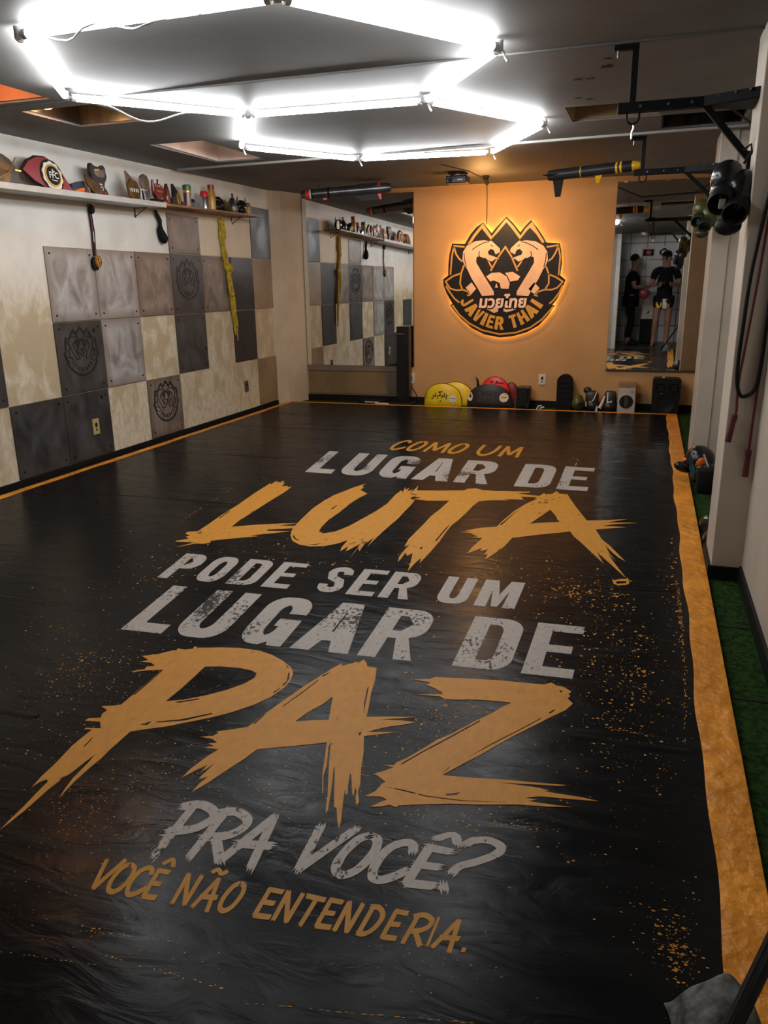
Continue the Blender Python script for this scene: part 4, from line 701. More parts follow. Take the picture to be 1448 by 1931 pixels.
def build_panels():
    P = .4805; Ycol = {-1: 3.40, 0: 3.88, 1: 4.362, 2: 4.852, 3: 5.335, 4: 5.815, 5: 6.30, 6: 6.80, 7: 7.255, 8: 7.725}
    Z = [.032, .508, .998, 1.486, 1.97]
    fn = on_left(XL+.001)
    L = [  # row, column, kind, label, embossed, dark dents
     (0, 0, 'dark', 'plain dark metal panel at floor level, farthest left in the bottom row', 0),
     (0, 1, 'dark', 'dark metal panel at floor level with a brass outlet plate on it', 0),
     (0, 3, 'brown', 'brownish dark metal panel at floor level with an embossed emblem', 1),
     (0, 7, 'tan', 'tan painted panel at floor level next to the far corner column', 0),
     (1, -1, 'dark', 'dark metal panel cut by the left edge of the photo, second row up', 0),
     (1, 1, 'dark', 'near black metal panel with a large embossed emblem, second row up', 1),
     (1, 2, 'grey', 'light grey metal panel right of the large embossed emblem panel', 0),
     (1, 4, 'dark', 'dark metal panel with a hole at its right edge, second row up', 0),
     (1, 6, 'black', 'blackened panel in the second row, below the black panel beside the yellow rope', 0),
     (2, 1, 'grey', 'grey metal panel behind the medal, at the left end of the third row', 0),
     (2, 2, 'grey', 'grey metal panel right of the hanging medal, third row up', 0),
     (2, 3, 'brown', 'brown grey metal panel under the dangling black pouch, third row up', 0),
     (2, 4, 'dark', 'dark metal panel with an embossed emblem in the third row, left of the yellow rope', 1),
     (2, 5, 'brown', 'brown heat marked panel directly behind the lower yellow rope', 0),
     (2, 6, 'black', 'blackened panel right of the yellow rope in the third row', 0),
     (2, 7, 'tan', 'tan panel in the third row beside the far corner column', 0),
     (3, 4, 'brown', 'shiny brown metal panel in the top row under the brown shelf', 0),
     (3, 5, 'cream', 'wide cream panel under the brown shelf behind the top of the yellow rope', 0),
     (3, 7, 'black', 'black panel in the top row at the end of the brown shelf', 0)]
    for row, c, kind, label, emb in L:
        y0, y1 = Ycol[c], Ycol[c+1]
        if (row, c) == (3, 5): y1 = Ycol[7]
        z0, z1 = Z[row], Z[row+1]; g = .0025
        if (row, c) == (3, 4): z1 = 1.80
        if (row, c) == (3, 5): z1 = 1.81
        if kind in ('grey', 'dark', 'brown', 'black'): m = PANEL[kind]
        else: m = PANEL[kind]
        t = thing('wall_panel', label, 'wall panel', (XL, (y0+y1)/2, z0), 'square panels screwed to the left wall')
        d = .009 if kind != 'cream' else .005
        plate = MB().box((XL+d/2, (y0+y1)/2, (z0+z1)/2), (d, y1-y0-2*g, z1-z0-2*g), .0025)
        plate.build('plate', m, t)
        if kind in ('grey', 'dark', 'brown'):
            q = .045
            for yy in (y0+q, y1-q):
                for zz in (z0+q, z1-q):
                    MB().cyl((XL+d-.001, yy, zz), (XL+d+.003, yy, zz), .0075, n=10).build('screw', M_BLACK, t)
        if (row, c) in ((1, 4), (1, 1), (0, 1)):
            MB().cyl((XL+d-.001, y1-.035 if c == 4 else y0+.40, z0+(.18 if c == 4 else .42)), (XL+d+.0015, y1-.035 if c == 4 else y0+.40, z0+(.18 if c == 4 else .42)), .014, n=12).build('hole', M_BLACK, t)
        if emb:
            s = .29; yc, zz = (y0+y1)/2, (z0+z1)/2+.012; f2 = on_left(XL+d-.0006)
            mb = MB(); tr = lambda p: (yc+(p[0]-CX)*s, zz+(p[1]-CZ+.07)*s)
            mb.ribbon([tr(p) for p in LOGO['outline']], .006, f2, .004, True)
            for l in LOGO['lines']: mb.ribbon([tr(p) for p in l], .005, f2, .004)
            for l in LOGO['beige'][:4]: mb.ribbon([tr(p) for p in l], .005, f2, .0042, True)
            for i, ch in enumerate('JAVIERTHAI'):
                a = math.radians([-60, -46, -32, -21, -11, 0, 16, 30, 46, 61][i]); r = .40
                x, z = CX+math.sin(a)*r, CZ-math.cos(a)*r
                mb.ribbon([tr((x+math.sin(a)*.05, z-math.cos(a)*.05)), tr((x-math.sin(a)*.05, z+math.cos(a)*.05))], .007, f2, .0041)
            part(mb.build('emblem', M_EMB, t), 'embossed emblem outline')

# ------------------------------------------------------------------ illuminated sign on the back wall
def build_sign():
    y0 = YB-.035; t = thing('logo_sign', 'round black and yellow lotus emblem with two beige serpents, lit from behind', 'sign', (CX, YB, .71))
    f = on_back(y0)
    oc = LOGO['outline']
    mb = MB().prism([oc], f, .012); mb.build('backing_board', M_LOGO_K, t)
    # LED strip hidden behind the rim
    inn = []; n = len(oc); area = sum(a[0]*b[1]-b[0]*a[1] for a, b in zip(oc, oc[1:]+oc[:1])); sg = 1 if area > 0 else -1
    for i in range(n):
        a, b, c = Vector(oc[i-1]), Vector(oc[i]), Vector(oc[(i+1) % n]); d = ((b-a).normalized()+(c-b).normalized()).normalized()
        inn.append(tuple(b+Vector((-d.y, d.x))*sg*.024))
    MB().ribbon(inn, .010, on_back(y0+.016), .008, True).build('led_strip', M_HALO, t)
    for i in range(6):
        a = i*PI/3; MB().cyl((CX+.35*math.cos(a), YB, CZ+.35*math.sin(a)), (CX+.35*math.cos(a), y0-.002, CZ+.35*math.sin(a)), .008, n=8).build('standoff', M_CHROME, t)
    f2 = on_back(y0-.012)
    mb = MB()
    for l in LOGO['lines'][:1]: mb.ribbon(l, .026, f2, .003)
    for l in LOGO['lines'][1:-1]: mb.ribbon(l, .0155, f2, .003)
    mb.ribbon(LOGO['lines'][-1], .017, f2, .003)
    part(mb.build('petal_outline', M_LOGO_Y, t), 'yellow petal outlines and lower ring')
    for i, p in enumerate(LOGO['beige']):
        nm = 'serpent' if i < 2 else ('coil' if i < 8 else 'tail_tip')
        o = MB().prism([p], f2, .0052+.0004*(i % 2)).build(nm, M_LOGO_B, t)
        MB().ribbon(p, .013, f2, .0042+.0004*(i % 2), True).build('contour', M_LOGO_K, o)
    for l in LOGO['ink']: MB().ribbon(l, .008, f2, .0066).build('ink_line', M_LOGO_K, t)
    # arched name
    mb = MB(); spec = [('J', -67, -57.5), ('A', -55, -42.5), ('V', -42.5, -30), ('I', -28.5, -23), ('E', -20.5, -11), ('R', -9, 3), ('T', 11.5, 23), ('H', 25, 37.5), ('A', 39, 52), ('I', 55, 60.5)]
    r0, r1 = .475, .345
    for ch, a0, a1 in spec:
        for poly in blk(ch, .36 if ch != 'I' else 1, .2):
            mb.prism([[(CX+math.sin(math.radians(a0+(a1-a0)*s))*(r0+(r1-r0)*tt), CZ-math.cos(math.radians(a0+(a1-a0)*s))*(r0+(r1-r0)*tt)) for s, tt in q] for q in poly], f2, .004)
    part(mb.build('arched_lettering', M_LOGO_Y, t), 'arched yellow lettering JAVIER THAI')
    x, z = LOGO['c'][2]
    mb = MB(); text_mb(mb, 'มวยไทย', .152, f2, x-.005, z-.02, .0078, .017, 1.0, .12); mb.build('script_outline', M_LOGO_K, t)
    mb = MB(); text_mb(mb, 'มวยไทย', .152, f2, x-.005, z-.02, .0092, .0055, 1.0, .12); part(mb.build('script_lettering', M_LOGO_P, t), 'pale Thai script')
    o = MB().tube([(-1.603, YB-.02, 1.775), (-1.605, YB-.008, 2.0), (-1.61, YB-.006, zc(YB)-.005), (-1.555, 7.6, zc(7.6)-.006), (-1.57, 7.1, zc(7.1)-.006), (-1.69, 6.6, zc(6.6)-.006)], .0045, 6).build('power_cable', M_FRAME, None, True)
    tag(o, 'thin dark cable running from the ceiling down to the lit emblem', 'cable')

def build_mirrors():
    t = thing('wall_mirror', 'large mirror at the left end of the back wall above the brown board', 'mirror', (-2.98, YB, .36))
    MB().box((-2.979, YB-.012, 1.24), (1.232, .008, 1.74), .001).build('glass', M_MIRROR, t)
    MB().box((-2.979, YB-.004, 1.24), (1.24, .008, 1.75)).build('backing', M_FRAME, t)
    part(MB().box((-3.08, YB-.012, .338), (1.04, .024, .058), .002).build('lower_ledge', mat('grey_brown_ledge', (.17, .13, .10), .4), t), 'grey brown ledge under the glass')
    for x in (-3.3, -2.9, -2.6): MB().box((x, YB-.017, 2.105), (.03, .006, .014), .001).build('clip', M_CHROME, t)
    t = thing('low_board', 'low brown board on the wall under the left mirror', 'board', (-3.08, YB, .05))
    MB().box((-3.13, YB-.01, .18), (.92, .016, .245), .002).build('panel', mat('scuffed_brown_board', (.20, .135, .065), .45, col2=(.155, .10, .045), scale=4), t)
    part(MB().box((-2.61, YB-.01, .18), (.10, .016, .245), .002).build('end_panel', mat('grey_brown_board', (.11, .095, .08), .35), t), 'grey end panel')
    t = thing('wall_mirror', 'tall mirror at the right end of the back wall above the loudspeaker', 'mirror', (.05, YB, .37))
    mg = MB().box((.08, YB-.018, 1.24), (.90, .008, 1.725), .001, rot=(0, 0, -.010)).build('glass', M_MIRROR, t)
    MB().box((.08, YB-.008, 1.24), (.905, .010, 1.73)).build('backing', M_FRAME, t)
    MB().box((.08, YB-.018, .372), (.91, .022, .016), .002).build('lower_rail', M_FRAME, t)
    for x in (-.30, -.15, .08, .25):
        MB().box((x, YB-.026, .383), (.05 if x != .08 else .025, .006, .012), .001).build('clip', M_CHROME, t); MB().box((x, YB-.026, 2.10), (.03, .006, .012), .001).build('clip', M_CHROME, t)

def build_outlets():
    def outlet(fn, a, b, w, h, m, label, plug=False):
        t = thing('outlet_plate', label, 'outlet', fn(a, b-h/2, 0))
        mb = MB(); mb.prism([[(a-w/2, b-h/2), (a+w/2, b-h/2), (a+w/2, b+h/2), (a-w/2, b+h/2)]], fn, .008); mb.build('cover', m, t)
        mb = MB(); mb.prism([ell(a, b+.012, .012, .018, 14)], fn, .0095); mb.prism([ell(a, b-.022, .008, .008, 10)], fn, .0095); mb.build('socket', M_BLACK if not plug else M_BLACK, t)
        return t
    outlet(on_left(XL+.0105), 4.658, .252, .068, .112, M_PLATE_Y, 'brass outlet plate on a dark panel low on the left wall')
    outlet(on_left(XL+.001), 6.985, .263, .068, .108, mat('brown_cover_plate', (.10, .075, .045), .45), 'small brown outlet plate on the cream wall, lower right of the left wall')
    t = outlet(on_back(YB-.001), -2.397, .245, .085, .112, M_PLATE_W, 'white outlet plate with a plugged in cord beside the black tower', True)
    MB().box((-2.397, YB-.022, .245), (.028, .035, .05), .005).build('plug', M_BLACK, t)
    MB().tube([(-2.397, YB-.03, .225), (-2.38, YB-.03, .15), (-2.34, YB-.028, .09), (-2.30, YB-.025, .0), (-2.28, YB-.03, ZF+.006)], .005, 8).build('cord', M_BLACK, t, True)
    outlet(on_back(YB-.001), -.995, .262, .072, .106, M_PLATE_W, 'white outlet plate on the tan wall below the sign')

# ------------------------------------------------------------------ shelves and what stands on them
SX = -3.665    # middle of the shelf
def build_shelves():
    def shelf(y0, y1, m, label, th, brack):
        t = thing('wall_shelf', label, 'shelf', (XL, (y0+y1)/2, zs((y0+y1)/2)))
        mb = MB(); v = []
        for x in (XL+.001, -3.555):
            for y in (y0, y1):
                for dz in (0, -th): v.append(mb.bm.verts.new((x, y, zs(y)+dz)))
        for q in ((0, 2, 6, 4), (1, 5, 7, 3), (0, 4, 5, 1), (2, 3, 7, 6), (4, 6, 7, 5), (0, 1, 3, 2)): mb.bm.faces.new([v[i] for i in q])
        mb.build('board', m, t)
        if th > .02: 
            mb = MB(); mb.box((-3.549, (y0+y1)/2, zs((y0+y1)/2)-th/2), (.012, y1-y0, th+.006), .002, rot=(.0192, 0, 0)); mb.build('front_edge', M_SHELFW, t)
        for y in brack:
            mb = MB(); z = zs(y)-th
            mb.box((XL+.004, y, z-.035), (.004, .012, .07)); mb.box((XL+.06, y, z-.003), (.11, .012, .005)); mb.cyl((XL+.006, y, z-.062), (XL+.10, y, z-.005), .0035, n=8)
            part(mb.build('bracket', M_FRAME if th < .02 else M_FRAME, t), 'dark shelf bracket')
    shelf(3.2, 5.485, M_SHELFW, 'long grey white trophy shelf high on the left wall', .030, (3.55, 5.40))
    shelf(5.488, 7.10, M_WOOD, 'brown wooden trophy shelf at the far end of the left wall', .016, (6.90,))
    G = 'trophies and belts on the wall shelf'
    fn0 = lambda x: on_left(x)
    def fl(x, lean=0.0, y=0.0): return lambda a, b, h: Vector((x+h-lean*(b-1.86), a, b))
    # dark belt at the far left
    z = zs(4.05)
    t = thing('championship_belt', 'dark brown championship belt curled up at the left end of the shelf', 'belt', (SX, 4.0, z), G)
    pl = [(3.78, z)]+[(3.965+.15*math.cos(a), z+.055+.125*math.sin(a)) for a in [PI*(1.05-i/10*1.1) for i in range(11)]]+[(4.125, z)]
    MB().prism([pl], fl(SX-.03, .1), .035).build('strap', mat('dark_brown_leather', (.035, .022, .012), .4), t)
    MB().prism([ell(3.965, z+.085, .085, .075)], fl(SX+.005, .1), .006).build('plate', M_BRONZE, t)
    MB().tube([(SX+.03, 3.90, z+.02), (SX+.045, 3.99, z+.07), (SX+.03, 4.07, z+.16)], .004, 6).build('trim_cord', M_GOLD, t, True)
    MB().box((SX+.055, 4.05, z+.085), (.008, .05, .012), .002).build('buckle', M_GOLD, t)
    # red belt with the FFC plate
    z = zs(4.35)
    t = thing('championship_belt', 'burgundy championship belt with a white and gold oval plate reading FFC', 'belt', (SX, 4.36, z), G)
    o = [(4.14, z+.10), (4.20, z+.155), (4.28, z+.19), (4.36, z+.195), (4.43, z+.17), (4.49, z+.115), (4.535, z+.055), (4.56, z+.03), (4.545, z+.005), (4.44, z+.0), (4.33, z+.012), (4.23, z+.045)]
    o = [(a, b) for a, b in o]
    MB().prism([[(4.35+(a-4.35)*1.05, z+.09+(b-z-.09)*1.08) for a, b in o]], fl(SX, .12), .012).build('border', M_BLACK, t)
    MB().prism([o], fl(SX+.010, .12), .010).build('strap', M_BURG, t)
    tilt = lambda p, c=(4.385, 0): p
    c = (4.385, z+.092)
    def rot(p, a=-.28): return (c[0]+(p[0]*math.cos(a)-p[1]*math.sin(a)), c[1]+(p[0]*math.sin(a)+p[1]*math.cos(a)))
    def el(rx, ry, n=32, wob=0, k=10): return [rot((rx*(1+wob*math.cos(k*2*PI*i/n))*math.cos(2*PI*i/n), ry*(1+wob*math.cos(k*2*PI*i/n))*math.sin(2*PI*i/n))) for i in range(n)]
    MB().prism([el(.102, .094)], fl(SX+.018, .12), .006).build('plate_border', M_BLACK, t)
    MB().prism([el(.088, .082, 60, .05, 10)], fl(SX+.022, .12), .006).build('scalloped_plate', mat('ivory_enamel', (.72, .66, .52), .35), t)
    MB().prism([el(.070, .066)], fl(SX+.026, .12), .006).build('gold_ring', M_GOLD, t)
    pd = MB().prism([el(.058, .055)], fl(SX+.030, .12), .005).build('plate_center', M_BLACK, t)
    mb = MB(); text_mb(mb, 'FFC', .052, fl(SX+.0355, .12), c[0], c[1]+.0, .0012, .001); mb.prism([[(c[0]-.012, c[1]+.025), (c[0]+.016, c[1]+.022), (c[0]+.016, c[1]+.028), (c[0]+.002, c[1]+.029), (c[0]-.004, c[1]+.042), (c[0]-.008, c[1]+.03)]], fl(SX+.0355, .12), .0012); mb.prism([[(c[0]-.024, c[1]-.029), (c[0]+.026, c[1]-.032), (c[0]+.026, c[1]-.028), (c[0]-.024, c[1]-.025)]], fl(SX+.0355, .12), .0012)
    part(mb.build('plate_lettering', M_WHITE, t), 'white letters FFC')
    # folded ribbon belt + bronze plate
    z = zs(4.62)
    t = thing('ribbon_belt', 'navy and red cloth belt lying between the burgundy belt and the bronze plate', 'belt', (SX, 4.62, z), G)
    MB().prism([[(4.555, z+.055), (4.62, z+.075), (4.685, z+.09), (4.69, z+.05), (4.63, z+.045), (4.565, z+.025)]], fl(SX-.01), .03).build('navy_fold', M_NAVY, t)
    MB().prism([[(4.575, z+.02), (4.625, z+.035), (4.67, z+.045), (4.67, z+.024), (4.58, z+.002)]], fl(SX+.021), .008).build('orange_fold', M_ORNG, t)
    MB().prism([[(4.56, z), (4.70, z), (4.70, z+.03), (4.68, z+.02), (4.57, z+.015)]], fl(SX+.012), .03).build('red_fold', M_BURG, t)
    z = zs(4.77)
    t = thing('award_plate', 'jagged bronze award plate leaning in front of the black cat shaped trophy', 'trophy', (SX+.05, 4.77, z), G)
    o = [(4.668, z+.125), (4.70, z+.115), (4.735, z+.10), (4.80, z+.065), (4.85, z+.015), (4.845, z+.002), (4.77, z+.0), (4.715, z+.03), (4.675, z+.07)]
    MB().prism([o], fl(SX+.045, .15), .010).build('plate', M_BRONZE, t)
    mb = MB(); mb.ribbon(ell(4.765, z+.055, .036, .03, 20), .005, fl(SX+.054, .15), .003, True); mb.ribbon(ell(4.765, z+.055, .02, .018, 16), .004, fl(SX+.054, .15), .003, True); mb.build('ring', mat('dull_bronze_ring', (.09, .05, .02), .4, .5), t)
    MB().sph((SX+.065, 4.835, z+.022), .008).build('jewel', M_RED, t, True)
    # black cat shaped trophy
    z = zs(4.87)
    t = thing('cat_trophy', 'black cat shaped trophy board with a silver face plate', 'trophy', (SX, 4.87, z), G)
    o = [(4.795, z+.20), (4.805, z+.212), (4.835, z+.198), (4.875, z+.195), (4.91, z+.20), (4.928, z+.212), (4.948, z+.195), (4.948, z+.165), (4.955, z+.145), (4.945, z+.12), (4.925, z+.10), (4.915, z+.07), (4.94, z+.045), (4.95, z+.02), (4.948, z), (4.80, z), (4.79, z+.05), (4.805, z+.09), (4.80, z+.13), (4.785, z+.155), (4.79, z+.18)]
    MB().prism([o], fl(SX-.02, .05), .028).build('body', mat('charcoal_board', (.022, .022, .024), .4), t)
    MB().prism([[(4.815, z+.19), (4.832, z+.178), (4.88, z+.176), (4.912, z+.18), (4.93, z+.192), (4.933, z+.16), (4.925, z+.14), (4.895, z+.128), (4.85, z+.13), (4.82, z+.145), (4.812, z+.17)]], fl(SX+.008, .05), .004).build('face_plate', M_SILVER, t)
    mb = MB(); mb.prism([[(4.825, z+.165), (4.875, z+.172), (4.875, z+.182), (4.825, z+.175)]], fl(SX+.012, .05), .002); mb.build('yellow_mark', M_LOGO_Y, t)
    mb = MB(); mb.ribbon([(4.86, z+.088), (4.872, z+.082), (4.88, z+.086), (4.892, z+.08)], .006, fl(SX+.008, .05), .003); mb.ribbon(ell(4.885, z+.058, .014, .012, 12), .004, fl(SX+.008, .05), .003, True); mb.ribbon([(4.885, z+.025), (4.905, z+.03)], .012, fl(SX+.008, .05), .003); mb.build('white_mark', M_WHITE, t)
    # bronze disc award
    z = zs(5.2)
    t = thing('disc_award', 'round bronze disc award with pale lettering, left of the silver blade trophy', 'trophy', (SX+.05, 5.2, z), G)
    MB().prism([[(5.205+.072*math.cos(a)*(1+.06*math.cos(7*a)), z+.072+.074*math.sin(a)*(1+.06*math.cos(7*a))) for a in [2*PI*i/42 for i in range(42)]]], fl(SX+.035, .1), .012).build('disc', M_BRONZE, t)
    mb = MB()
    for a, w in ((-.05, .006), (-.028, .02), (-.002, .02), (.022, .02), (.044, .018)): mb.ribbon([(5.205+a, z+.06), (5.205+a, z+.084)], w*.55, fl(SX+.047, .1), .002); 
    mb.build('pale_mark', M_WHITE, t)
    # silver blade and silver globe trophy
    z = zs(5.26)
    t = thing('blade_trophy', 'pointed silver blade trophy with a copper edge behind the bronze disc', 'trophy', (SX-.02, 5.26, z), G)
    MB().prism([[(5.21, z+.205), (5.26, z+.165), (5.30, z+.115), (5.345, z+.03), (5.355, z), (5.27, z), (5.22, z+.08)]], fl(SX-.03, .03), .014).build('blade', M_SILVER, t)
    mb = MB(); mb.ribbon([(5.355, z+.002), (5.30, z+.115), (5.26, z+.165), (5.21, z+.205), (5.218, z+.10)], .008, fl(SX-.017, .03), .005); mb.build('edge', mat('copper_edge', (.45, .22, .10), .35, .7), t)
    z = zs(5.36)
    t = thing('globe_trophy', 'silver globe trophy on a bent white and black stem', 'trophy', (SX, 5.37, z), G)
    MB().prism([[(5.40+.055*math.cos(a), z+.145+.057*math.sin(a)) for a in [2*PI*i/9+.3 for i in range(9)]]], fl(SX-.01, .02), .02).build('globe', M_SILVER, t)
    MB().prism([[(5.345, z+.0), (5.392, z+.0), (5.372, z+.088), (5.42, z+.088), (5.42, z+.096), (5.335, z+.096), (5.33, z+.06)]], fl(SX-.01, .02), .018).build('stem', M_WHITE, t)
    MB().prism([[(5.35, z+.005), (5.38, z+.005), (5.362, z+.085), (5.345, z+.085)]], fl(SX+.008, .02), .003).build('stem_inlay', M_BLACK, t)
    # red hand
    z = zs(5.55)
    t = thing('hand_trophy', 'dark red hand with raised fingers on a black base', 'trophy', (SX, 5.555, z), G)
    MB().box((SX, 5.575, z+.018), (.06, .165, .036), .003).build('base', M_BLACK, t)
    part(MB().box((SX+.0315, 5.615, z+.017), (.003, .05, .02)).build('name_plate', M_RED, t), 'red name plate')
    rm = mat('dark_red_lacquer', (.16, .012, .012), .3)
    MB().prism([[(5.51, z+.07), (5.54, z+.04), (5.585, z+.04), (5.612, z+.065), (5.622, z+.125), (5.505, z+.125)]], fl(SX-.015), .03).build('palm', rm, t)
    for i, (y, h0, h1) in enumerate(((5.508, .09, .172), (5.537, .12, .148), (5.566, .12, .155), (5.592, .12, .15), (5.614, .12, .142))):
        MB().tube([(SX, y, z+h0), (SX, y-.002, z+(h0+h1)/2), (SX, y-.003, z+h1)], [.012, .0125, .010], 10).build('finger', rm, t, True)
    MB().tube([(SX, 5.572, z+.15), (SX, 5.574, z+.182)], .006, 8).build('raised_tip', M_BLACK, t, True)
    MB().ribbon([(5.53, z+.098), (5.605, z+.092)], .010, fl(SX+.015), .002).build('gold_mark', M_GOLD, t)
    # red flame shaped trophy
    z = zs(5.69)
    t = thing('flame_trophy', 'slim pointed red trophy with a silver core', 'trophy', (SX, 5.69, z), G)
    MB().prism([[(5.655, z), (5.65, z+.06), (5.665, z+.12), (5.685, z+.16), (5.705, z+.12), (5.722, z+.06), (5.715, z)]], fl(SX-.012), .024).build('body', mat('dark_red_glass', (.13, .015, .012), .2), t)
    MB().prism([[(5.675, z+.02), (5.673, z+.07), (5.685, z+.13), (5.698, z+.07), (5.695, z+.02)]], fl(SX+.012), .004).build('core', M_CHROME, t)
    # black blade with yellow oval
    z = zs(5.84)
    t = thing('fin_trophy', 'black fin shaped trophy with a yellow oval emblem', 'trophy', (SX, 5.84, z), G)
    MB().prism([[(5.745, z), (5.745, z+.06), (5.772, z+.07), (5.772, z+.165), (5.80, z+.14), (5.87, z+.085), (5.885, z+.045), (5.91, z+.045), (5.915, z)]], fl(SX-.012), .022).build('fin', M_GLOSSBLACK, t)
    mb = MB(); mb.ribbon(ell(5.84, z+.065, .024, .042, 20), .006, fl(SX+.010), .003, True); mb.ribbon([(5.835, z+.035), (5.845, z+.095)], .006, fl(SX+.010), .003); part(mb.build('emblem', M_LOGO_Y, t), 'yellow oval emblem')
    # bottles
    def bottle(name, y, r, h, prof, parts_, label):
        z = zs(y); t = thing(name, label, 'bottle' if 'can' not in name else 'spray can', (SX, y, z), G)
        for nm, m, p in parts_: MB().lathe([(rr, z+zz) for rr, zz in p], Matrix.Translation((SX, y, 0)), 18).build(nm, m, t, True)
    bottle('tube_bottle', 5.985, .03, .17, 0, [('body', mat('pale_tube_label', (.42, .34, .28), .4, col2=(.10, .03, .03), scale=30, stretch=(1, 1, .2)), [(0, 0), (.03, 0), (.032, .1), (.034, .115)]), ('gold_band', M_GOLD, [(.034, .115), (.035, .118), (.035, .135), (.034, .137)]), ('cap', mat('green_cap', (.015, .10, .04), .35), [(.034, .137), (.035, .17), (.028, .178), (0, .178)])], 'tube bottle with a dark green cap and gold band')
    z = zs(6.1)
    t = thing('glass_block', 'small slanted grey glass block lying beside the green capped bottle', 'award', (SX, 6.1, z), G)
    MB().prism([[(6.04, z), (6.175, z), (6.165, z+.012), (6.085, z+.058), (6.05, z+.048)]], fl(SX-.02), .045).build('block', mat('grey_glass', (.16, .17, .17), .12), t)
    MB().prism([[(6.03, z+.05), (6.05, z+.05), (6.09, z+.062), (6.06, z+.075), (6.035, z+.07)]], fl(SX-.02), .03).build('dark_top', M_BLACK, t)
    bottle('spray_can', 6.25, .04, .15, 0, [('body', M_SILVER, [(0, 0), (.036, 0), (.036, .1), (.030, .11)]), ('cap', mat('bright_red_cap', (.55, .012, .012), .35), [(.033, .105), (.033, .142), (.028, .15), (0, .15)])], 'silver spray can with a bright red cap')
    bottle('liquor_bottle', 6.37, .035, .21, 0, [('body', mat('yellow_label_glass', (.50, .27, .05), .3, col2=(.30, .13, .02), scale=18), [(0, 0), (.036, 0), (.037, .12), (.030, .15), (.026, .175)]), ('cap', mat('crimson_cap', (.25, .015, .015), .35), [(.028, .172), (.029, .21), (0, .213)])], 'yellow labelled bottle with a dark red cap')
    # black glove with gold lines
    z = zs(6.55)
    t = thing('training_glove', 'black training glove with gold lines lying on the brown shelf', 'glove', (SX, 6.54, z), G)
    mb = MB().sph((SX, 6.53, z+.055), (.05, .10, .055), 20); mb.sph((SX+.01, 6.44, z+.035), (.035, .04, .035)); mb.sph((SX, 6.48, z+.095), (.03, .05, .03)); mb.build('body', M_GLOSSBLACK, t, True)
    mb = MB()
    for i in range(5): mb.tube([(SX+.052, 6.47+i*.022, z+.10-.005*i), (SX+.055, 6.50+i*.026, z+.06), (SX+.045, 6.52+i*.028, z+.02)], .003, 6)
    mb.build('gold_line', M_GOLD, t, True)
    z = zs(6.74)
    t = thing('mascot_bottle', 'black and gold figurine bottle with a silver tip', 'figurine', (SX, 6.74, z), G)
    MB().lathe([(0, z), (.04, z), (.052, z+.04), (.045, z+.09), (.026, z+.12), (.014, z+.135)], Matrix.Translation((SX, 6.74, 0)), 18).build('body', mat('black_gold_mottle', (.022, .02, .018), .3, col2=(.34, .26, .18), scale=26, lo=.36, hi=.44), t, True)
    MB().lathe([(.013, z+.133), (.012, z+.165), (.006, z+.172), (0, z+.172)], Matrix.Translation((SX, 6.74, 0)), 12).build('tip', M_CHROME, t, True)
    z = zs(6.93)
    t = thing('bull_trophy', 'black bull head trophy with a gold star disc near the end of the brown shelf', 'trophy', (SX, 6.93, z), G)
    mb = MB().sph((SX, 6.90, z+.065), (.045, .075, .062), 20); mb.sph((SX+.025, 6.86, z+.035), (.035, .045, .034)); mb.build('head', M_GLOSSBLACK, t, True)
    for s in (-1, 1): MB().tube([(SX, 6.91+s*.06, z+.10), (SX, 6.91+s*.078, z+.125), (SX, 6.91+s*.07, z+.155)], [.012, .009, .003], 8).build('horn', mat('grey_horn', (.12, .115, .10), .4), t, True)
    MB().prism([ell(6.985, z+.055, .05, .055)], fl(SX+.02), .014).build('disc', M_BRONZE, t)
    MB().prism([[(6.985+(.028 if i % 2 == 0 else .013)*math.sin(i*PI/5), z+.055+(.028 if i % 2 == 0 else .013)*math.cos(i*PI/5)) for i in range(10)]], fl(SX+.034), .003).build('star', M_LOGO_Y, t)

